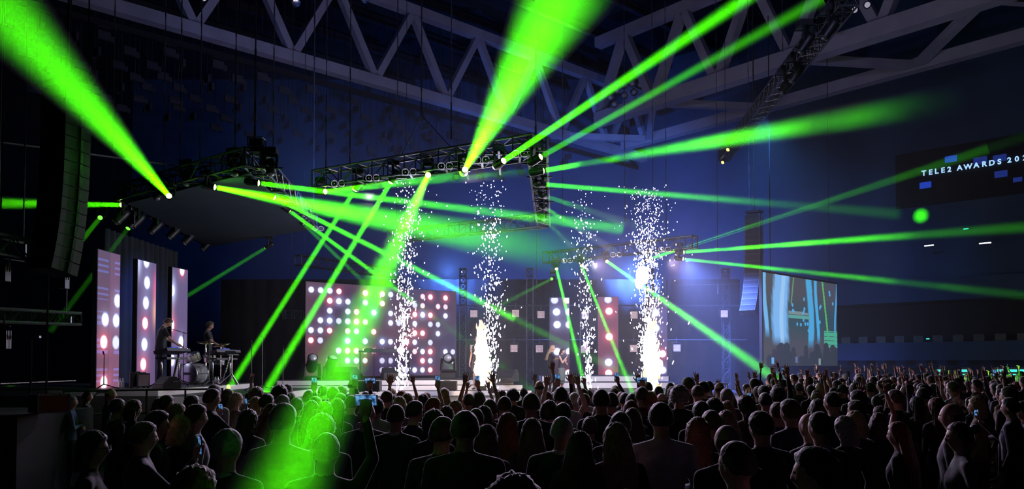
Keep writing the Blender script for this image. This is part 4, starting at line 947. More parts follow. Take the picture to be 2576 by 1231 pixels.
# ------------------------------------------------------------------ people
M['skin'] = mat('skin', (.62, .36, .27), .55, var=.08, scale=9, sheen=.15)
nt = M['skin'].node_tree; oi = nt.nodes.new('ShaderNodeObjectInfo'); mr = nt.nodes.new('ShaderNodeMapRange'); mr.inputs['To Min'].default_value = .65; mr.inputs['To Max'].default_value = 1.1
nt.links.new(oi.outputs['Random'], mr.inputs['Value']); sc_ = nt.nodes.new('ShaderNodeVectorMath'); sc_.operation = 'SCALE'
bs = nt.nodes['Principled BSDF']; src = bs.inputs['Base Color'].links[0].from_socket; nt.links.new(src, sc_.inputs[0]); nt.links.new(mr.outputs[0], sc_.inputs['Scale']); nt.links.new(sc_.outputs[0], bs.inputs['Base Color'])
M['top'] = mat('clothing_top', (.1, .1, .1), .8, var=.14, scale=16, sheen=.5, objcol=True, bump=.25)
M['trousers'] = mat('dark_trousers', (.018, .018, .026), .85, var=.2, scale=12, sheen=.3)
M['shoe'] = mat('dark_shoe', (.015, .013, .012), .5, var=.1)
M['eye'] = mat('eye', (.05, .04, .035), .25, var=0)
M['lip'] = mat('lip', (.45, .16, .14), .5, var=.05)
M['hair'] = mat('hair', (.05, .03, .02), .55, var=.35, scale=40, sheen=.8, objcol=True, bump=.6)
M['collar'] = mat('shirt_collar', (.6, .6, .62), .8, var=.05, sheen=.3)

def vlist(*a): return [Vector(p) for p in a]
HC = Vector((0, .018, 1.642))       # centre of the head of a 1.76 m figure
def head_r(d, f=False):
    x, y, z = d
    rx, ry, rz = .0755, .096, .118
    if z < 0:
        k = (-z) ** 1.3; rx *= 1 - (.30 if not f else .36) * k; ry *= 1 - .20 * k if y > 0 else 1 - .45 * k
    if y > .3: ry *= 1 - .03 * (1 - abs(z))
    r = 1 / math.sqrt((x / rx) ** 2 + (y / ry) ** 2 + (z / rz) ** 2)
    if y > .2:
        for sx in (-1, 1):   # eye sockets
            r -= .008 * math.exp(-(((x - sx * .38) / .17) ** 2 + ((z - .10) / .13) ** 2))
        r += .005 * math.exp(-((z - .28) / .1) ** 2) * max(0, y)          # brow
        r += .006 * math.exp(-((x / .25) ** 2 + ((z + .95) / .25) ** 2))    # chin
        r += .005 * math.exp(-((x / .24) ** 2 + ((z + .52) / .10) ** 2))    # lips
    return r
class Fig:
    """Collects closed primitives and the bones that say what each part of the surface is."""
    def __init__(s): s.mb = MB(); s.hands = MB(); s.bones = []
    def cap(s, a, b, r0, r1, cls, mb=None, n=10, bone=True):
        a = Vector(a); b = Vector(b); mb = mb or s.mb; d = b - a; q = d.to_track_quat('Z', 'Y'); rings = []
        def ring(c, r): return [tuple(c + q @ Vector((r * math.cos(6.28319 * i / n), r * math.sin(6.28319 * i / n), 0))) for i in range(n)]
        u = d.normalized()
        for t in (-1.35, -1.0, -.5): rings.append(ring(a + u * r0 * math.sin(t), r0 * max(.05, math.cos(t))))
        for k in range(3): rings.append(ring(a.lerp(b, k / 2), r0 + (r1 - r0) * k / 2))
        for t in (.5, 1.0, 1.35): rings.append(ring(b + u * r1 * math.sin(t), r1 * max(.05, math.cos(t))))
        mb.loft(rings)
        if bone: s.bones.append((a, b, r0, r1, cls))
    def ell(s, c, r, cls=None, mb=None, rot=None):
        (mb or s.mb).ball(c, r, rot, 14, 10)
        if cls is not None: s.bones.append((Vector(c), Vector(c) + Vector((0, 0, .001)), min(r), min(r), cls))
SK, TP, BT, SH, EY, LP = range(6)
def hand(F, w_, d, nrm, style='open', side=1):
    """Palm and five fingers; w_ wrist, d finger direction, nrm out of the palm, side +1 right hand."""
    d = Vector(d).normalized(); nrm = Vector(nrm); nrm = (nrm - d * nrm.dot(d)).normalized(); x = d.cross(nrm).normalized() * side
    w_ = Vector(w_); m = F.hands
    for k in range(4):
        o = x * (-.030 + .020 * k)
        F.cap(w_ + o * .6 + d * .012, w_ + o + d * .085, .014, .0125, SK, m, 8, False)
    F.bones.append((w_, w_ + d * .19, .05, .05, SK))
    L = (.068, .078, .073, .056); curl = {'open': .15, 'relax': .55, 'grip': 1.15, 'fist': 1.5, 'point': 1.5}[style]
    for k in range(4):
        c = curl
        if style == 'point' and k == 0: c = .05
        sp = (k - 1.4) * (-.16 if style == 'open' else -.03)
        o = x * (.030 - .020 * k); p = w_ + o + d * .088; dv = (d - x * sp * -1).normalized() if style == 'open' else d
        dv = (d + x * (.15 - .1 * k) * (1.6 if style == 'open' else .2)).normalized()
        for j, (fr, rr) in enumerate(((.45, .0092), (.32, .0084), (.23, .0074))):
            a_ = c * (.45 if j == 0 else .85)
            dv = (Quaternion(dv.cross(nrm).normalized(), a_) @ dv) if a_ else dv
            q = p + dv * L[k] * fr; F.cap(p, q, rr, rr * .92, SK, m, 8, False); p = q
    # thumb from the side of the palm
    p = w_ + x * .028 + d * .022; dv = (d * .75 + x * .75 + nrm * .25).normalized()
    if style in ('fist', 'grip', 'point'): dv = (d * .8 + x * .35 + nrm * .6).normalized()
    q = p + dv * .045; F.cap(p, q, .012, .0105, SK, m, 8, False)
    dv2 = (dv + d * .5 - (x * .8 if style in ('fist', 'grip', 'point') else x * .1)).normalized(); F.cap(q, q + dv2 * .032, .0102, .0085, SK, m, 8, False)
def arm(F, side, el, wr, hd, hn, style, sleeve, r=1.0, sh=None):
    s = Vector(sh) if sh else Vector((side * .185, -.005, 1.425)); el = Vector(el); wr = Vector(wr)
    F.cap(s, el, .052 * r, .041 * r, TP if sleeve != 'none' else SK)
    if sleeve == 'short':
        F.bones.pop(); m_ = s.lerp(el, .62); F.bones.append((s, m_, .056 * r, .05 * r, TP)); F.bones.append((m_, el, .042 * r, .041 * r, SK))
    F.cap(el, wr, .040 * r, .0285 * r, TP if sleeve == 'long' else SK)
    hand(F, wr + (wr - el).normalized() * .005, hd, hn, style, side)
POSES = {   # per side: elbow, wrist, hand direction, palm normal, style
    'down': [((.245, -.05, 1.15), (.255, .05, .90), (0, .15, -1), (-1, 0, 0), 'relax')] * 2,
    'clasp': [((.25, .0, 1.16), (.10, .24, 1.10), (-.8, .5, .2), (0, -1, .2), 'relax')] * 2,
    'phone': [((.245, .16, 1.25), (.09, .36, 1.47), (-.1, .2, 1), (-.3, 1, 0), 'grip'), ((.245, -.05, 1.15), (.255, .05, .90), (0, .15, -1), (-1, 0, 0), 'relax')],
    'phone_high': [((.25, .14, 1.60), (.16, .26, 1.84), (-.05, .1, 1), (-.2, 1, 0), 'grip'), ((.25, .0, 1.16), (.14, .24, 1.12), (-.6, .6, .2), (0, -1, .2), 'relax')],
    'raise': [((.27, .08, 1.66), (.24, .10, 1.92), (0, .1, 1), (0, 1, 0), 'open'), ((.245, -.05, 1.15), (.255, .05, .90), (0, .15, -1), (-1, 0, 0), 'relax')],
    'point': [((.26, .10, 1.64), (.20, .16, 1.88), (-.05, .1, 1), (-.6, .6, 0), 'point'), ((.25, .0, 1.16), (.14, .24, 1.12), (-.6, .6, .2), (0, -1, .2), 'relax')],
    'fist': [((.27, .08, 1.65), (.23, .08, 1.90), (0, .05, 1), (-.5, .7, 0), 'fist'), ((.245, -.05, 1.15), (.255, .05, .90), (0, .15, -1), (-1, 0, 0), 'relax')],
    'both': [((.28, .06, 1.65), (.20, .10, 1.91), (-.1, .1, 1), (-.3, 1, 0), 'open'), ((.28, .06, 1.65), (.22, .12, 1.90), (-.1, .1, 1), (-.3, 1, 0), 'open')],
    'clap': [((.27, .15, 1.36), (.05, .34, 1.52), (-.1, .2, 1), (-1, 0, 0), 'open'), ((.27, .15, 1.36), (.05, .34, 1.50), (-.1, .2, 1), (-1, 0, 0), 'open')],
    'cross': [((.26, .05, 1.17), (-.08, .22, 1.22), (-1, 0, .15), (0, -1, 0), 'relax'), ((.26, .06, 1.16), (-.06, .24, 1.15), (-1, -.1, .1), (0, -1, 0), 'relax')],
}
def figure(name, female=False, pose='down', sleeve='long', skirt=0, voxel=.0105, arms=None, lean=None, legs=None, belly=0, headrot=None):
    """One continuous body mesh, feet at the origin, facing +Y, 1.76 m tall."""
    F = Fig(); f = female
    def el2(z, rx, ry, cy=0): return [(rx * math.cos(6.28319 * i / 18), cy + ry * math.sin(6.28319 * i / 18), z) for i in range(18)]
    if f: prof = [(.83, .12, .095), (.90, .175, .12), (.98, .172, .12), (1.08, .142, .10), (1.16, .138, .098), (1.26, .158, .118), (1.33, .165, .118), (1.40, .165, .095), (1.45, .125, .075), (1.49, .06, .058)]
    else: prof = [(.82, .12, .09), (.90, .165, .115), (1.0, .165, .118 + belly), (1.10, .160, .115 + belly), (1.20, .168, .118 + belly * .6), (1.30, .185, .124), (1.38, .192, .118), (1.44, .165, .092), (1.48, .10, .075), (1.51, .06, .06)]
    F.mb.loft([el2(z, rx, ry, .01 if 1.2 < z < 1.36 else -.004) for z, rx, ry in prof])
    for z, rx, ry in prof:
        for x in ((-rx * .6, rx * .6) if rx > .1 else (0,)):
            F.bones.append((Vector((x, 0, z)), Vector((x, .001, z)), ry * .9, ry * .9, BT if z < .95 and skirt == 0 else TP))
    r = .90 if f else 1.0; sx = .165 if f else .198
    for s_ in (-1, 1): F.cap((s_ * .05, -.005, 1.47), (s_ * sx * .93, -.005, 1.425), .045 * r, .055 * r, TP)
    F.cap((0, -.012, 1.44), (0, .008, 1.56), .060 * r, .057 * r, SK); F.bones.pop(); F.bones.append((Vector((0, 0, 1.53)), Vector((0, .008, 1.58)), .05, .05, SK)); F.bones.append((Vector((0, 0, 1.40)), Vector((0, 0, 1.465)), .075, .075, TP))
    A = arms or POSES[pose]
    for s_, a in zip((1, -1), A):
        mir = lambda p: (p[0] * s_, p[1], p[2])
        arm(F, s_, mir(a[0]), mir(a[1]), mir(a[2]), mir(a[3]), a[4], sleeve, r, (s_ * sx, -.005, 1.425))
    lg = legs or [((.09, 0, .90), (.10, .025, .50), (.105, -.02, .085))] * 2
    for s_, (hp, kn, an) in zip((1, -1), lg):
        mir = lambda p: Vector((p[0] * s_, p[1], p[2]))
        bare = SK if skirt else BT
        F.cap(mir(hp), mir(kn), .083 if f else .082, .056, bare); F.cap(mir(kn), mir(an), .054, .038, bare)
        a = mir(an); F.cap(a + Vector((0, -.03, -.045)), a + Vector((.015 * s_, .15, -.055)), .036, .030, SH)
    if skirt:
        F.mb.loft([el2(z, rx, ry) for z, rx, ry in ((skirt, .185, .15), (skirt + .12, .19, .15), (.86, .19, .14), (1.0, .165, .115))])
        for k in range(5):
            z = skirt + (.95 - skirt) * k / 4
            for x in (-.11, .11): F.bones.append((Vector((x, 0, z)), Vector((x, .001, z)), .11, .11, TP))
    # head
    n, kk = 30, 22; rings = []
    for j in range(kk + 1):
        th = math.pi * min(max(j, .08), kk - .08) / kk - math.pi / 2
        ring = []
        for i in range(n):
            d = Vector((math.cos(th) * math.cos(6.28319 * i / n), math.cos(th) * math.sin(6.28319 * i / n), math.sin(th)))
            ring.append(tuple(HC + d * head_r(d, f)))
        rings.append(ring)
    F.mb.loft(rings); F.bones.append((HC + Vector((0, 0, -.05)), HC + Vector((0, 0, .04)), .085, .085, SK))
    F.cap(HC + Vector((0, .090, .020)), HC + Vector((0, .101, -.020)), .0075, .0125, SK, bone=False)      # nose
    for s_ in (-1, 1):
        F.ell(HC + Vector((s_ * .011, .094, -.022)), (.009, .011, .008))
        F.ell(HC + Vector((s_ * .077, -.008, -.004)), (.011, .02, .032), rot=Matrix.Rotation(R(18 * s_), 3, 'Z') @ Matrix.Rotation(R(-10), 3, 'X'))
    out = []
    for mb, vx, sm in ((F.mb, voxel, 5), (F.hands, .0058, 3)):
        me = mb.mesh('tmp', [M['skin']]); o = bpy.data.objects.new('tmp', me); COL.objects.link(o)
        rm = o.modifiers.new('r', 'REMESH'); rm.mode = 'VOXEL'; rm.voxel_size = vx; rm.adaptivity = .0
        s2 = o.modifiers.new('s', 'SMOOTH'); s2.factor = .5; s2.iterations = sm
        dg = bpy.context.evaluated_depsgraph_get(); ev = o.evaluated_get(dg); m2 = ev.to_mesh()
        nv = len(m2.vertices); v = np.empty(nv * 3); m2.vertices.foreach_get('co', v); fs = [list(p.vertices) for p in m2.polygons]
        out.append((v.reshape(-1, 3), fs)); ev.to_mesh_clear(); bpy.data.objects.remove(o); bpy.data.meshes.remove(me)
    V = np.concatenate([out[0][0], out[1][0]]); o0 = len(out[0][0]); FS = out[0][1] + [[i + o0 for i in f_] for f_ in out[1][1]]
    C = np.array([V[f_].mean(0) for f_ in FS]); best = np.full(len(C), 9.); cls = np.zeros(len(C), int)
    for a, b, r0, r1, c in F.bones:
        a = np.array(a); d = np.array(b) - a; t = np.clip(((C - a) @ d) / max(d @ d, 1e-9), 0, 1)
        dist = np.linalg.norm(C - a - t[:, None] * d, axis=1) - (r0 + (r1 - r0) * t); k = dist < best; best[k] = dist[k]; cls[k] = c
    cls[(C[:, 2] > 1.515) & (np.abs(C[:, 0]) < .1) & (C[:, 2] < 1.78) & (np.abs(C[:, 1]) < .15)] = SK
    cls[len(out[0][1]):] = SK
    H = np.array(HC)
    for s_ in (-1, 1):
        e = H + np.array((s_ * .031, .083, .012)); cls[((C - e) / np.array((.014, .03, .0085)) ** 1 if False else np.sqrt((((C - e) / np.array((.014, .03, .0085))) ** 2).sum(1)) < 1)] = EY if False else 0
        k = ((((C - e) / np.array((.0145, .03, .0085))) ** 2).sum(1) < 1); cls[k] = EY
    k = ((((C - (H + np.array((0, .09, -.058)))) / np.array((.024, .03, .0095))) ** 2).sum(1) < 1); cls[k] = LP
    if headrot is not None or lean is not None:   # bend the figure: head turn, then a forward lean above the hips
        P3 = V.copy()
        if headrot is not None:
            wgt = np.clip((P3[:, 2] - 1.50) / .05, 0, 1) * (np.abs(P3[:, 0]) < .13) * (P3[:, 2] < 1.79) * (np.hypot(P3[:, 0], P3[:, 1] - .02) < .16)
            mrot = np.array(Matrix.Rotation(headrot[0], 3, 'Z') @ Matrix.Rotation(headrot[1], 3, 'X')); pv = np.array((0, 0, 1.53))
            P3 = P3 * (1 - wgt[:, None]) + ((P3 - pv) @ mrot.T + pv) * wgt[:, None]
        if lean is not None:
            for zz, ang in ((.95, lean * .5), (1.2, lean * .5)):
                wgt = np.clip((P3[:, 2] - zz) / .12 + .5, 0, 1) * (1 - cls_v(V, FS, cls, (BT, SH))) if False else np.clip((P3[:, 2] - zz) / .12 + .5, 0, 1)
                mrot = np.array(Matrix.Rotation(-ang, 3, 'X')); pv = np.array((0, 0, zz)); P3 = P3 * (1 - wgt[:, None]) + ((P3 - pv) @ mrot.T + pv) * wgt[:, None]
        V = P3
    me = bpy.data.meshes.new(name); me.from_pydata(V.tolist(), [], FS)
    for k in ('skin', 'top', 'trousers', 'shoe', 'eye', 'lip'): me.materials.append(M[k])
    me.polygons.foreach_set('material_index', cls.astype(np.int32)); me.polygons.foreach_set('use_smooth', [True] * len(FS)); me.update()
    return me
from mathutils import noise as mnoise
def hair_mesh(style):
    n, kk = 36, 26; rings = []; mb = MB()
    th_ = {'short': .016, 'crop': .010, 'bald': .004, 'curly': .036, 'long': .020, 'bob': .022, 'bun': .012, 'pony': .013, 'side': .022, 'wavy': .024}[style]
    back = {'short': -.55, 'crop': -.48, 'bald': -.45, 'curly': -.62}.get(style, -.75)
    for j in range(kk + 1):
        t = math.pi * min(max(j, .08), kk - .08) / kk - math.pi / 2; ring = []
        for i in range(n):
            d = Vector((math.cos(t) * math.cos(6.28319 * i / n), math.cos(t) * math.sin(6.28319 * i / n), math.sin(t))); x, y, z = d
            line = back + (.55 - back) * min(1, max(0, (y + .25) / .85)) ** .8       # hairline: low at the back, high at the brow
            if style in ('long', 'bob', 'wavy'): line = -.8 + 1.35 * min(1, max(0, (y - .05) / .6)) ** .7
            m_ = min(1, max(0, (z - line + .10 * mnoise.noise(Vector((x * 6, y * 6, 1)))) / .16))
            if style == 'bald': m_ = m_ * (1 if z < .32 else 0)
            nz = mnoise.noise(d * 5 + Vector((3, 1, 2))) * .5 + mnoise.noise(d * 13) * .3
            if style in ('curly', 'wavy'): nz = mnoise.noise(d * 7) * .8 + mnoise.noise(d * 15) * .6
            groove = .0022 * math.sin(math.atan2(x, y) * 26 + z * 4) if style in ('long', 'bob', 'pony', 'bun', 'wavy') else 0
            quiff = .012 * max(0, z) * max(0, y) if style in ('short', 'side') else 0
            off = -.010 + m_ * (.010 + th_ * (1 + .55 * nz) + groove + quiff)
            ring.append(tuple(HC + d * (head_r(d) + off)))
        rings.append(ring)
    mb.loft(rings)
    if style in ('long', 'bob', 'wavy'):
        L = {'long': .50, 'bob': .17, 'wavy': .36}[style]; rr = []; m = 34
        for k in range(15):
            u = k / 14.; z = HC.z + .03 - L * u
            rx = .091 + (.042 if style == 'long' else .024) * math.sin(min(1, u * 1.5) * 1.57) - .07 * max(0, u - .6) * (1 if style == 'long' else .3); ry = .072 - .010 * u; cy = -.030 - (.085 if style != 'bob' else .03) * min(1, u * 1.5)
            ring = []
            for i in range(m):
                a = 6.28319 * i / m; g = 1 + .045 * math.sin(a * 11 + u * 3) + .06 * mnoise.noise(Vector((math.cos(a) * 3, math.sin(a) * 3, u * 5)))
                if style == 'wavy': g += .07 * mnoise.noise(Vector((math.cos(a) * 5, math.sin(a) * 5, u * 9)))
                yy = math.sin(a) * ry * g; yy = yy * (1 if yy < 0 else .55)
                ring.append((rx * math.cos(a) * g, cy + yy + .018, z))
            rr.append(ring)
        mb.loft(rr)
    if style == 'bun': mb.ball(HC + Vector((0, -.115, .075)), (.045, .04, .042), None, 14, 10)
    if style == 'pony':
        mb.ball(HC + Vector((0, -.11, .05)), (.028, .03, .028), None, 10, 8)
        pts = [HC + Vector((0, -.125 - .02 * math.sin(u * 3), .05 - .36 * u)) for u in [k / 6. for k in range(7)]]
        for k in range(6): mb.tube(pts[k], pts[k + 1], .026 - .003 * k + .004 * (k == 1), .026 - .003 * (k + 1), 9)
    if style != 'bald':   # loose strands that break up the outline
        rs = random.Random(len(style)); nst = 420 if style in ('curly', 'wavy', 'long') else 300
        for i in range(nst):
            d = Vector((rs.gauss(0, 1), rs.gauss(-.35, 1), abs(rs.gauss(.3, .8)) - .25)).normalized()
            if d.y > .45 and d.z < .55: continue
            if d.z < -.3: continue
            p = HC + d * (head_r(d) + th_ * .75); dv = (d * .55 + Vector((rs.gauss(0, .45), rs.gauss(-.15, .45), rs.gauss(-.1, .45)))).normalized()
            l = rs.uniform(.006, .014) * (1.5 if style in ('curly', 'wavy') else 1); mb.tube(p, p + dv * l, .0010, .0003, 3, False)
        if style in ('long', 'wavy'):
            for i in range(160):
                a = rs.uniform(3.0, 6.4); u = rs.uniform(.1, 1); p = Vector((.118 * math.cos(a), -.06 + .075 * math.sin(a) - .05 * u, HC.z - .48 * u)); mb.tube(p, p + Vector((rs.gauss(0, .02), -rs.random() * .015, -rs.uniform(.03, .07))), .0014, .0004, 3, False)
    return mb.mesh('hair_' + style, M['hair'], True)
HAIR = {k: hair_mesh(k) for k in ('short', 'crop', 'bald', 'curly', 'long', 'bob', 'bun', 'pony', 'side', 'wavy')}
COLLAR = MB().loft([[(r * math.cos(6.28319 * i / 18), -.008 + r * 1.02 * math.sin(6.28319 * i / 18), z + .012 * math.sin(6.28319 * i / 18) * -1) for i in range(18)] for r, z in ((.066, 1.468), (.067, 1.505), (.061, 1.508), (.058, 1.47))], False).mesh('shirt_collar', M['collar'], True)

TOPC = {'navy': (.016, .020, .045), 'black': (.010, .010, .013), 'white': (.50, .50, .54), 'beige': (.22, .19, .14), 'grey': (.10, .10, .115), 'wine': (.10, .018, .03), 'blue': (.10, .17, .34), 'plum': (.06, .025, .06), 'tan': (.30, .20, .12), 'teal': (.02, .06, .06)}
TOPN = {'navy': 'navy jacket', 'black': 'black top', 'white': 'white shirt', 'beige': 'beige jacket', 'grey': 'grey top', 'wine': 'wine-red top', 'blue': 'light-blue shirt', 'plum': 'plum top', 'tan': 'tan top', 'teal': 'teal top'}
HAIRC = {'dk': (.022, .014, .010), 'br': (.075, .038, .020), 'bl': (.40, .26, .13), 'gr': (.32, .31, .30), 'rd': (.24, .055, .02)}
POSEN = {'down': 'arms lowered', 'clasp': 'hands clasped', 'phone': 'filming at face height', 'phone_high': 'filming overhead', 'raise': 'one open hand raised', 'point': 'pointing a finger upward', 'fist': 'one fist raised', 'both': 'both arms raised', 'clap': 'clapping', 'cross': 'arms crossed'}
PROTO = {}
def proto(f, pose, sleeve, skirt):
    k = (f, pose, sleeve, skirt)
    if k not in PROTO: PROTO[k] = figure('person', f, pose, sleeve, .52 if skirt else 0, .012)
    return PROTO[k]
def zone(px, d):
    z = ('beside the red flight case', 330), ('below the drum riser', 640), ('under the plunging beam', 890), ('below the leaning fountain', 1170), ('below the tall flame', 1330), ('below the two singers', 1480), ('below the densest sparks', 1700), ('past the densest sparks', 1890), ('below the video screen', 2130), ('towards the bar counter', 9999)
    a = next(n for n, x in z if px < x)
    b = 'rearmost row' if d < 6.2 else 'mid crowd' if d < 10.5 else 'near the stage' if d < 19 else 'far crowd'
    return b + ', ' + a
M['screen_phone'] = mat('phone_screen', (.02, .02, .03), .3, emit=(.08, .26, .75), strength=.75, var=0)
nt = M['screen_phone'].node_tree; tc = nt.nodes.new('ShaderNodeTexCoord'); nz = nt.nodes.new('ShaderNodeTexNoise'); nz.inputs['Scale'].default_value = 28
cr = nt.nodes.new('ShaderNodeValToRGB'); cr.color_ramp.elements[0].position = .40; cr.color_ramp.elements[0].color = (.012, .04, .14, 1); cr.color_ramp.elements[1].position = .62; cr.color_ramp.elements[1].color = (.20, .50, 1, 1)
nt.links.new(tc.outputs['Object'], nz.inputs['Vector']); nt.links.new(nz.outputs[0], cr.inputs[0]); nt.links.new(cr.outputs[0], nt.nodes['Principled BSDF'].inputs['Emission Color'])
PHB = MB().box((0, 0, 0), (.074, .009, .152)).mesh('phone_case', M['black']); PHS = MB().box((0, -.0052, 0), (.066, .002, .138)).mesh('phone_screen', M['screen_phone'])
PHC = MB().box((.02, .006, .055), (.022, .004, .022)).mesh('phone_camera', M['blackmetal'])
def phone(mw, loc, tilt, label, land=False):
    o = bpy.data.objects.new('smartphone', PHB); COL.objects.link(o)
    o.matrix_world = mw @ Matrix.Translation(loc) @ Matrix.Rotation(tilt, 4, 'X') @ Matrix.Rotation(R(90) if land else 0, 4, 'Y')
    for nm, me in (('screen', PHS), ('camera_bump', PHC)):
        c = bpy.data.objects.new(nm, me); COL.objects.link(c); c.parent = o
    return tag(o, label, 'phone', 'phones held up in the crowd')
CROWD = []
def person(px, py, h=1.75, f=False, pose='down', hair='short', top='navy', hc='dk', face=None, sleeve='long', skirt=False, collar=False, loc=None, label=None, land=False, tilt=0):
    p = PZ(px, py, h) if loc is None else Vector(loc)
    me = proto(f, pose, sleeve, skirt); o = bpy.data.objects.new('person', me); COL.objects.link(o)
    dx, dy = 0.8 - p.x, 30 - p.y
    rz = math.atan2(-dx, dy) + random.uniform(-.22, .22) if face is None else R(face)
    s = h / 1.775; o.location = (p.x, p.y, 0 if loc is None else p.z); o.rotation_euler = (0, 0, rz); o.scale = (s * random.uniform(.98, 1.06), s * random.uniform(.98, 1.06), s)
    v = random.uniform(.75, 1.3); c = TOPC[top]; o.color = (c[0] * v, c[1] * v, c[2] * v, 1)
    if hair:
        hh = bpy.data.objects.new('hair', HAIR[hair]); COL.objects.link(hh); hh.parent = o; c = HAIRC[hc]; v = random.uniform(.8, 1.25); hh.color = (c[0] * v, c[1] * v, c[2] * v, 1)
    if collar:
        cc = bpy.data.objects.new('shirt_collar', COLLAR); COL.objects.link(cc); cc.parent = o
    CROWD.append((p.x, p.y))
    zn = zone(px, p.y)
    sl = {'long': '', 'short': 'short-sleeved ', 'none': 'sleeveless '}[sleeve]
    wear = 'pale-collared ' + TOPN[top] if collar else sl + TOPN[top]
    tag(o, label or f"person in {wear}, {POSEN[pose]}, {zn}", 'person', 'people in the standing crowd')
    o_mw = Matrix.Translation(o.location) @ Matrix.Rotation(rz, 4, 'Z') @ Matrix.Diagonal((*o.scale, 1))
    if pose == 'phone': phone(o_mw, (.07, .405, 1.575), .1, 'lit phone held at face height ' + zn, land)
    if pose == 'phone_high': phone(o_mw, (.145, .30, 1.955), .1, 'lit phone held up high ' + zn, land)
    return o
W_, F_ = dict(f=False), dict(f=True)
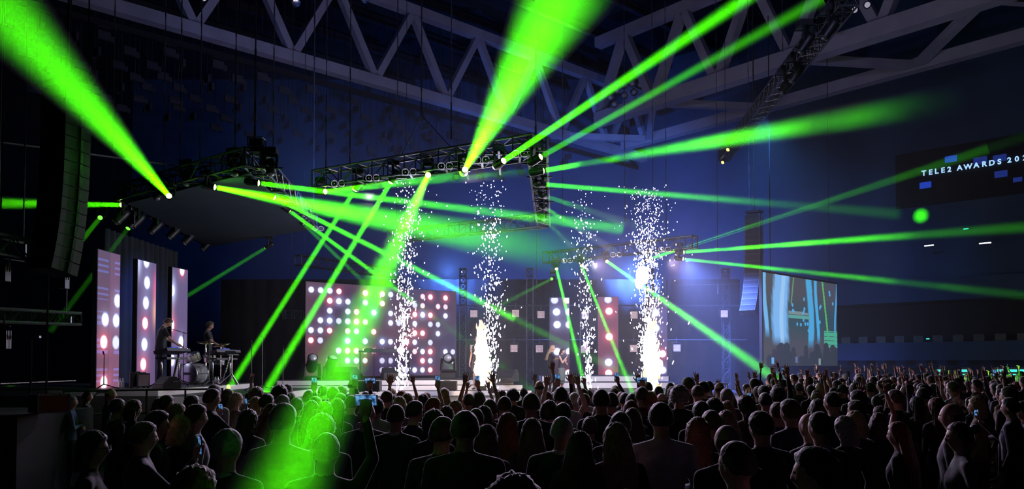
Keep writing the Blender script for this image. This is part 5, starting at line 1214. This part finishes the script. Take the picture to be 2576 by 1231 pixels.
L_ = [  # photograph position of the head top, height, and looks
    (179, 996, 1.60, dict(pose='cross', hair='crop', top='blue', hc='gr', face=-62, label='person in light blue shirt standing with crossed arms by the red flight case')),
    (218, 984, 1.62, dict(hair='crop', top='black', hc='br', face=-60)),
    (276, 976, 1.72, dict(hair='bald', top='navy', hc='br', face=-60)),
    (292, 1003, 1.72, dict(hair='short', top='black', hc='dk', face=-45, collar=True)),
    (334, 1006, 1.70, dict(f=True, pose='phone', hair='bob', top='black', hc='br', face=-35)),
    (228, 1085, 1.70, dict(f=True, pose='clasp', hair='bob', top='black', hc='dk', face=-68, label='person in black top and dark glasses in profile, cupping a drink bowl')),
    (355, 1061, 1.72, dict(pose='phone', hair='short', top='black', hc='br', face=-55)),
    (390, 1034, 1.74, dict(hair='side', top='black', hc='dk', face=-60)),
    (415, 994, 1.76, dict(hair='short', top='navy', hc='dk', face=-50)),
    (451, 1047, 1.68, dict(f=True, hair='bob', top='black', hc='bl', face=-40)),
    (444, 1016, 1.68, dict(f=True, hair='bob', top='plum', hc='bl', face=-45)),
    (488, 1017, 1.78, dict(hair='short', top='white', hc='br', face=-52, label='person in a shiny white jacket seen in profile below the drum riser')),
    (480, 994, 1.76, dict(pose='phone', hair='short', top='black', hc='dk', face=-30)),
    (530, 978, 1.84, dict(pose='phone', hair='short', top='navy', hc='br', face=-50, sleeve='short')),
    (571, 979, 1.74, dict(f=True, hair='long', top='black', hc='br', face=-30)),
    (593, 989, 1.70, dict(f=True, pose='raise', hair='bob', top='tan', hc='bl', face=-35, sleeve='none')),
    (568, 1079, 1.76, dict(hair='short', top='black', hc='gr', face=-12, collar=True)),
    (622, 1031, 1.68, dict(f=True, hair='wavy', top='plum', hc='dk', face=-15)),
    (642, 999, 1.70, dict(f=True, hair='long', top='black', hc='bl', face=-20)),
    (668, 991, 1.76, dict(hair='short', top='black', hc='dk', face=-35)),
    (680, 1016, 1.70, dict(f=True, hair='long', top='navy', hc='rd', face=-30)),
    (708, 992, 1.78, dict(hair='crop', top='beige', hc='gr', face=-30)),
    (708, 1014, 1.88, dict(hair='short', top='beige', hc='dk', face=-18, label='tall person in beige jacket seen from behind at the edge of the plunging green beam')),
    (776, 981, 1.80, dict(hair='crop', top='black', hc='br', face=-5)),
    (791, 997, 1.74, dict(hair='short', top='black', hc='dk')),
    (782, 1008, 1.70, dict(f=True, hair='long', top='black', hc='br')),
    (817, 1010, 1.70, dict(f=True, hair='long', top='grey', hc='bl')),
    (848, 1004, 1.72, dict(f=True, hair='wavy', top='black', hc='dk')),
    (856, 989, 1.74, dict(pose='phone_high', hair='short', top='black', hc='dk')),
    (882, 994, 1.74, dict(pose='phone_high', hair='short', top='navy', hc='br', land=True)),
    (808, 1046, 1.74, dict(hair='curly', top='black', hc='br', face=-8)),
    (818, 1087, 1.74, dict(pose='phone_high', hair='crop', top='black', hc='dk', face=-10, land=True)),
    (921, 1008, 1.80, dict(hair='bald', top='navy', hc='gr', collar=True)),
    (995, 1016, 1.78, dict(hair='crop', top='navy', hc='br', collar=True)),
    (920, 985, 1.76, dict(hair='short', top='black', hc='dk')),
    (946, 1003, 1.72, dict(hair='side', top='white', hc='dk')),
    (972, 983, 1.76, dict(hair='short', top='black', hc='br')),
    (985, 992, 1.68, dict(f=True, hair='long', top='plum', hc='dk')),
    (1004, 998, 1.72, dict(f=True, hair='bob', top='grey', hc='bl')),
    (1023, 990, 1.70, dict(f=True, hair='bob', top='black', hc='br')),
    (1040, 1008, 1.76, dict(hair='short', top='navy', hc='dk', face=-45)),
    (1064, 990, 1.72, dict(f=True, pose='phone_high', hair='bun', top='black', hc='dk', sleeve='none')),
    (1087, 1000, 1.76, dict(hair='short', top='wine', hc='rd', face=-40)),
    (1090, 1035, 1.72, dict(f=True, hair='curly', top='black', hc='dk')),
    (1110, 1048, 1.78, dict(hair='short', top='black', hc='dk', face=-20)),
    (1169, 1033, 1.84, dict(hair='short', top='black', hc='br', label='broad person in black jacket seen from behind below the leaning spark fountain')),
    (1145, 1008, 1.70, dict(f=True, hair='long', top='plum', hc='bl')),
    (1122, 1022, 1.68, dict(f=True, hair='long', top='black', hc='br')),
    (1196, 1026, 1.72, dict(hair='crop', top='black', hc='br')),
    (1216, 1022, 1.70, dict(f=True, hair='bob', top='black', hc='dk')),
    (1223, 1069, 1.66, dict(f=True, hair='long', top='plum', hc='br')),
    (1276, 1039, 1.70, dict(f=True, hair='long', top='black', hc='rd')),
    (1338, 1053, 1.68, dict(f=True, hair='long', top='plum', hc='br', label='person in soft plum sweater below the two singers at the back of the crowd')),
    (1268, 996, 1.78, dict(hair='crop', top='black', hc='br')),
    (1232, 1004, 1.76, dict(hair='short', top='black', hc='br')),
    (1337, 987, 1.86, dict(hair='crop', top='navy', hc='br', label='tall person in dark suit below the two singers in the middle of the crowd')),
    (1262, 982, 1.72, dict(f=True, hair='bob', top='black', hc='br')),
    (1290, 980, 1.74, dict(hair='curly', top='black', hc='dk')),
    (1318, 976, 1.66, dict(f=True, pose='raise', hair='bun', top='black', hc='dk', sleeve='none')),
    (1382, 1012, 1.74, dict(hair='curly', top='black', hc='dk')),
    (1413, 1046, 1.76, dict(hair='crop', top='navy', hc='gr', collar=True)),
    (1416, 1013, 1.74, dict(hair='short', top='black', hc='dk')),
    (1458, 1086, 1.66, dict(f=True, hair='long', top='grey', hc='br')),
    (1484, 1047, 1.64, dict(f=True, hair='bun', top='black', hc='br', sleeve='none')),
    (1552, 1064, 1.72, dict(f=True, hair='long', top='plum', hc='bl')),
    (1509, 1017, 1.68, dict(f=True, hair='long', top='black', hc='br')),
    (1513, 979, 1.88, dict(hair='short', top='black', hc='dk', label='tall person in black jacket beneath the slim spark fountain')),
    (1538, 987, 1.80, dict(hair='short', top='navy', hc='dk')),
    (1562, 1036, 1.74, dict(hair='short', top='black', hc='dk')),
    (1588, 1008, 1.72, dict(f=True, hair='bob', top='black', hc='rd')),
    (1592, 1027, 1.68, dict(f=True, hair='long', top='navy', hc='br')),
    (1637, 984, 1.80, dict(hair='short', top='black', hc='rd')),
    (1664, 1012, 1.86, dict(pose='clasp', hair='short', top='white', hc='dk', label='tall person in white shirt seen from behind below the densest sparks')),
    (1616, 972, 1.86, dict(hair='crop', top='wine', hc='br')),
    (1706, 988, 1.74, dict(hair='crop', top='teal', hc='bl', face=10)),
    (1728, 986, 1.72, dict(f=True, pose='raise', hair='long', top='navy', hc='br')),
    (1756, 968, 1.84, dict(hair='crop', top='navy', hc='br')),
    (1770, 959, 1.88, dict(hair='short', top='black', hc='dk')),
    (1756, 1052, 1.70, dict(f=True, hair='wavy', top='black', hc='rd')),
    (1766, 1009, 1.76, dict(hair='short', top='black', hc='dk')),
    (1797, 1005, 1.74, dict(hair='curly', top='black', hc='dk')),
    (1792, 1032, 1.74, dict(hair='short', top='black', hc='br')),
    (1829, 1033, 1.70, dict(f=True, hair='long', top='plum', hc='bl')),
    (1830, 1009, 1.68, dict(f=True, hair='long', top='black', hc='bl')),
    (1832, 1064, 1.76, dict(hair='bald', top='navy', hc='br', face=18)),
    (1860, 1107, 1.78, dict(hair='crop', top='plum', hc='br', face=35, label='person in plum jacket with a glinting ear, at the very back of the crowd')),
    (1918, 1034, 1.80, dict(hair='short', top='black', hc='dk', face=22)),
    (1880, 996, 1.78, dict(f=True, hair='wavy', top='wine', hc='dk', face=28)),
    (1830, 976, 1.82, dict(hair='crop', top='plum', hc='gr', face=20)),
    (1900, 952, 1.88, dict(hair='short', top='black', hc='dk')),
    (1910, 972, 1.78, dict(pose='phone', hair='short', top='plum', hc='br')),
    (1926, 988, 1.76, dict(hair='short', top='black', hc='dk')),
    (1960, 1011, 1.76, dict(hair='crop', top='navy', hc='br', face=25)),
    (1992, 1004, 1.82, dict(hair='short', top='navy', hc='br', face=28)),
    (1958, 968, 1.82, dict(pose='raise', hair='short', top='black', hc='dk')),
    (2040, 1036, 1.76, dict(hair='bald', top='navy', hc='gr', face=28)),
    (2067, 1034, 1.80, dict(hair='crop', top='black', hc='dk', face=28, collar=True)),
    (2097, 985, 1.84, dict(hair='crop', top='black', hc='dk', face=32, collar=True)),
    (2162, 981, 1.84, dict(hair='short', top='black', hc='dk', face=30)),
    (2154, 1035, 1.68, dict(f=True, hair='bob', top='black', hc='bl', face=20)),
    (2128, 1048, 1.68, dict(f=True, hair='bob', top='black', hc='gr', face=25)),
    (2157, 1007, 1.74, dict(hair='short', top='black', hc='br', face=30)),
    (2062, 1124, 1.78, dict(hair='short', top='navy', hc='dk', face=62, label='person in navy scarf turned in profile at the very back of the crowd')),
    (2256, 980, 1.82, dict(hair='short', top='black', hc='br', face=40)),
    (2210, 1040, 1.66, dict(f=True, hair='bob', top='black', hc='br', face=-30)),
    (2264, 1062, 1.64, dict(f=True, hair='long', top='black', hc='rd', face=50)),
    (2400, 1011, 1.82, dict(hair='bald', top='grey', hc='br', face=48)),
    (2418, 1061, 1.70, dict(f=True, hair='bun', top='grey', hc='br', face=72, label='person in loose grey top seen in profile before the bar counter', sleeve='short')),
    (2330, 968, 1.82, dict(hair='short', top='black', hc='dk', face=40, collar=True)),
    (2460, 1000, 1.72, dict(f=True, hair='bob', top='tan', hc='bl', face=50)),
    (2545, 1000, 1.76, dict(pose='phone', hair='short', top='navy', hc='dk', face=45, land=True)),
    (2580, 1010, 1.70, dict(f=True, hair='bob', top='black', hc='dk', face=60)),
    (1296, 1206, 1.74, dict(hair='curly', top='black', hc='br')),
    (1578, 1221, 1.74, dict(hair='bald', top='black', hc='gr')),
    (484, 1182, 1.66, dict(f=True, hair='curly', top='black', hc='rd', face=-20)),
    (1411, 973, 1.86, dict(hair='short', top='white', hc='dk')),
    (1438, 985, 1.70, dict(f=True, pose='point', hair='bob', top='beige', hc='br')),
    (1376, 985, 1.74, dict(pose='phone_high', hair='short', top='black', hc='br')),
    (1398, 985, 1.72, dict(pose='raise', hair='short', top='black', hc='dk')),
    (1180, 990, 1.72, dict(pose='phone_high', hair='short', top='black', hc='br')),
    (1205, 986, 1.74, dict(f=True, pose='both', hair='bob', top='black', hc='br', sleeve='none')),
    (1572, 988, 1.72, dict(pose='raise', hair='short', top='black', hc='dk')),
    (1590, 990, 1.74, dict(pose='phone_high', hair='short', top='black', hc='dk', land=True)),
    (1545, 975, 1.74, dict(pose='phone_high', hair='crop', top='black', hc='br')),
    (1470, 990, 1.74, dict(hair='short', top='black', hc='br')),
    (938, 990, 1.70, dict(f=True, pose='raise', hair='long', top='black', hc='br', sleeve='short')),
    (745, 1000, 1.72, dict(pose='phone_high', hair='short', top='black', hc='dk')),
]
for px, py, h, kw in L_: person(px, py, h, **kw)
# the rest of the crowd, row by row in front of the stage
def front(x):     # how far the standing crowd reaches towards the stage
    if x < 1.6: return 14.6
    if x < 4.6: return 14.6 + (x - 1.6) * 1.15
    if x < 9: return 17.6 + (x - 4.6) * 1.75
    return 27.5 if x < 9.6 else 29.5 - (x - 9) * .55
rs = random.Random(11); d = 9.6; count = 0
while d < 28.5 and count < 178:
    x = max(-4.6, -.62 * d + 1.2) + rs.uniform(0, .5)
    xmax = .66 * d
    while x < xmax:
        ymax = front(x)
        X, Y = x + rs.uniform(-.15, .15), d + rs.uniform(-.28, .28)
        x += (.62 if d < 15 else .95) + rs.uniform(0, .3)
        if Y > ymax or min((X - a) ** 2 + (Y - b) ** 2 for a, b in CROWD) < .40 ** 2: continue
        if X > 4 and d > 14 and rs.random() < .08: continue
        f = rs.random() < .42; u = rs.random()
        pose = 'down' if u < .50 else 'clasp' if u < .60 else 'phone' if u < .63 else 'phone_high' if u < .67 else 'raise' if u < .80 else 'fist' if u < .85 else 'both' if u < .92 else 'clap'
        if X < 4 and pose in ('both', 'raise', 'fist') and rs.random() < .75: pose = 'down'
        if (f, pose) in ((True, 'fist'), (True, 'phone_high')): pose = 'raise'
        if (f, pose) in ((False, 'both'), (False, 'clap')): f = True
        hair = rs.choice(('long', 'long', 'bob', 'bun', 'pony', 'wavy') if f else ('short', 'short', 'crop', 'side', 'bald', 'curly'))
        h = rs.gauss(1.69, .05) if f else rs.gauss(1.80, .055)
        top = rs.choice(('black', 'black', 'navy', 'plum', 'grey', 'wine', 'tan') if f else ('black', 'navy', 'navy', 'black', 'grey', 'white', 'beige'))
        px = 1288 + X / Y * FPX
        person(px, 950, h, f, pose, hair, top, rs.choice(('dk', 'dk', 'br', 'br', 'bl', 'bl', 'rd') if f else ('dk', 'dk', 'br', 'br', 'gr')), loc=(X, Y, 0), sleeve='none' if f and pose in ('both', 'raise') else 'long', collar=(not f and top == 'navy' and rs.random() < .6))
        count += 1
        if count >= 178: break
    d += .82 if d < 14 else 1.0
# farthest rows, too small and many to tell apart: one mass of heads, shoulders and arms
far = MB(); rs = random.Random(5)
lowm = {}
for kk_, (f, ps) in enumerate(((False, 'down'), (True, 'both'), (False, 'fist'))):
    bm = figure('low', f, ps, 'long', 0, .034); lowm[kk_] = ([v.co.copy() for v in bm.vertices], [list(p.vertices) for p in bm.polygons], [p.material_index for p in bm.polygons]); bpy.data.meshes.remove(bm)
hl = HAIR['short']; hv, hf = [v.co.copy() for v in hl.vertices], [list(p.vertices) for p in hl.polygons]
n_far = 0
for i in range(2000):
    X, Y = rs.uniform(5.5, 17.5), rs.uniform(15, 30.5)
    if X > .66 * Y or Y > front(X) - .2 or min((X - a) ** 2 + (Y - b) ** 2 for a, b in CROWD) < .36 ** 2: continue
    CROWD.append((X, Y)); h = rs.gauss(1.75, .08) / 1.775; q = Quaternion((0, 0, 1), math.atan2(-(0.8 - X), 30 - Y) + rs.uniform(-.3, .3))
    v, f_, mi = lowm[rs.choice((0, 0, 0, 1, 2))]; o0 = len(far.v)
    far.v += [tuple(q @ (p * h) + Vector((X, Y, 0))) for p in v]; far.f += [[k + o0 for k in a] for a in f_]; far.m += [0 if m_ in (0, 4, 5) else 1 for m_ in mi]
    o0 = len(far.v); far.v += [tuple(q @ (p * h) + Vector((X, Y, 0))) for p in hv]; far.f += [[k + o0 for k in a] for a in hf]; far.m += [2] * len(hf)
    n_far += 1
    if n_far >= 120: break
M['fardark'] = mat('mixed_dark_clothes', (.03, .03, .04), .85, var=.7, scale=1.3, sheen=.3); M['farhair'] = mat('mixed_hair', (.06, .04, .03), .6, var=.8, scale=1.1, sheen=.6)
tag(far.build('far_crowd', [M['skin'], M['fardark'], M['farhair']], smooth=True), 'densely packed far rows of people with raised arms below the video screen', 'crowd', kind='stuff')

# ------------------------------------------------------------------ performers
def performer(me, loc, rz, label, top, hair, hc, s=1.0, hr=None, lean=0, extra=None):
    o = bpy.data.objects.new('person', me); COL.objects.link(o); o.location = loc; o.rotation_euler = (0, 0, rz); o.scale = (s, s, s); o.color = (*top, 1)
    if hair:
        hm = hair.copy() if hasattr(hair, 'copy') else HAIR[hair].copy(); v = np.empty(len(hm.vertices) * 3); hm.vertices.foreach_get('co', v); v = v.reshape(-1, 3)
        if hr is not None: pv = np.array((0, 0, 1.53)); v = (v - pv) @ np.array(Matrix.Rotation(hr[0], 3, 'Z') @ Matrix.Rotation(hr[1], 3, 'X')).T + pv
        for zz in ((.95, 1.2) if lean else ()): pv = np.array((0, 0, zz)); v = (v - pv) @ np.array(Matrix.Rotation(-lean * .5, 3, 'X')).T + pv
        hm.vertices.foreach_set('co', v.ravel()); hm.update(); h = bpy.data.objects.new('hair', hm); COL.objects.link(h); h.parent = o; h.color = (*HAIRC[hc], 1)
    return tag(o, label, 'person')
BLK = (.014, .013, .018)
k1 = figure('person', False, 'down', 'short', 0, .0085, arms=[((.25, .16, 1.22), (.20, .38, 1.08), (-.1, 1, -.2), (0, 0, -1), 'relax'), ((.25, .16, 1.24), (.16, .40, 1.14), (.1, 1, -.2), (0, 0, -1), 'relax')], lean=.22, headrot=(0, -.38))
pk = P(402, 900, 19.6); performer(k1, (pk.x, pk.y, ZR), R(-55), 'person in black short-sleeved shirt bending over a keyboard before the LED column', BLK, 'short', 'br', .98, (0, -.38), .22)
k2 = figure('person', False, 'down', 'short', 0, .0085, arms=[((.25, .12, 1.18), (.24, .36, 1.06), (-.1, 1, -.2), (0, 0, -1), 'relax'), ((.25, .10, 1.17), (.20, .36, 1.02), (.1, 1, -.2), (0, 0, -1), 'relax')], headrot=(0, -.25))
p2 = P(523, 900, 22.8); o2 = performer(k2, (p2.x, p2.y, ZR), R(-75), 'person in black short-sleeved shirt playing the keyboard behind the drums', BLK, 'side', 'br', 1.0, (0, -.25), 0)
sg_ = figure('person', True, 'down', 'none', .42, .0085, arms=[((.25, .18, 1.20), (.06, .26, 1.44), (-.1, .1, 1), (-.6, .6, 0), 'grip'), ((.24, .08, 1.18), (.06, .24, 1.12), (-.8, .5, .2), (0, -1, .2), 'relax')], headrot=(0, -.1), lean=.08)
ps = P(1411, 900, 29.2); oS = performer(sg_, (ps.x, ps.y, 1.085), R(-120), 'singer in black sleeveless top and long grey-green skirt singing into a microphone', (.02, .022, .026), 'bob', 'dk', .92, (0, -.1), .08)
mp = empty('microphone', (0, 0, 0)); mwS = Matrix.Translation(oS.location) @ Matrix.Rotation(R(-120), 4, 'Z') @ Matrix.Diagonal((.92, .92, .92, 1))
mp.location = mwS @ Vector((.045, .31, 1.47)); mp.rotation_euler = (R(-58), 0, R(-120) + .25)
MB().tube((0, 0, -.13), (0, 0, .03), .013, .018, 10).build('handle', M['black'], mp, True); MB().ball((0, 0, .055), .027, n=10, k=8).build('grille_ball', M['alu'], mp, True)
tag(mp, 'black hand microphone held at the singer\'s mouth', 'microphone')
M['skirt_cloth'] = mat('grey_green_skirt', (.09, .11, .10), .6, var=.15, scale=20, sheen=.2)
sk = MB().loft([[(rx * math.cos(6.28319 * i / 28) * (1 + .01 * math.sin(z * 90)), ry * math.sin(6.28319 * i / 28) * (1 + .01 * math.sin(z * 90)), z) for i in range(28)] for z, rx, ry in [(.36 + k * .028, .17 + .035 * math.sin(min(1, k / 18.) * 2.2), .135 + .025 * math.sin(min(1, k / 18.) * 2.2)) for k in range(23)]]).build('skirt', M['skirt_cloth'], oS, True)
gt = figure('person', False, 'down', 'short', 0, .0085, arms=[((.26, .20, 1.24), (.10, .46, 1.16), (-.2, 1, .1), (-1, 0, .2), 'relax'), ((.27, .22, 1.28), (.16, .48, 1.24), (.1, 1, .1), (-1, 0, .2), 'relax')], headrot=(0, -.12), lean=.10)
pg = P(1384, 900, 29.7); oG = performer(gt, (pg.x, pg.y, 1.085), R(-88), 'person in black t-shirt embracing the singer from behind', BLK, 'long', 'bl', .99, (0, -.12), .10)
MB().box((0, .03, .98), (.36, .28, .05)).build('belt', M['white'], oG) if False else None
dn = figure('person', True, 'down', 'none', .62, .0105)
pd = P(1201, 900, 26.0); performer(dn, (pd.x, pd.y, 1.3), R(160), 'dancer in dark dress hidden behind the tall flame', BLK, 'pony', 'br', .98)
# spectacles on the person cupping a bowl, and the bowl
gp = next(o for o in bpy.data.objects if o.get('label', '').startswith('person in black top and dark glasses'))
gl = MB()
for s_ in (-1, 1):
    c = HC + Vector((s_ * .034, .108, .012)); ring = [c + Vector((.024 * math.cos(a * .5236), 0, .018 * math.sin(a * .5236))) for a in range(13)]; gl.path(ring, .0025, 5); gl.tube(c + Vector((s_ * .024, 0, .004)), HC + Vector((s_ * .080, -.01, .012)), .0025, n=5)
gl.tube(HC + Vector((-.01, .11, .014)), HC + Vector((.01, .11, .014)), .0025, n=5); gl.build('spectacles', M['black'], gp)
bw = empty('drink_bowl', (gp.matrix_basis @ Vector((0, .30, 1.16))))
MB().lathe([(.035, 0), (.06, .02), (.085, .06), (.095, .09), (.091, .09), (.08, .06), (.055, .026), (.004, .02)], n=20).build('bowl', M['glass'], bw, True); MB().lathe([(.004, .062), (.08, .06)], n=16).build('drink', M['skirt'], bw)
tag(bw, 'clear drink bowl cupped by the person in dark glasses', 'bowl')
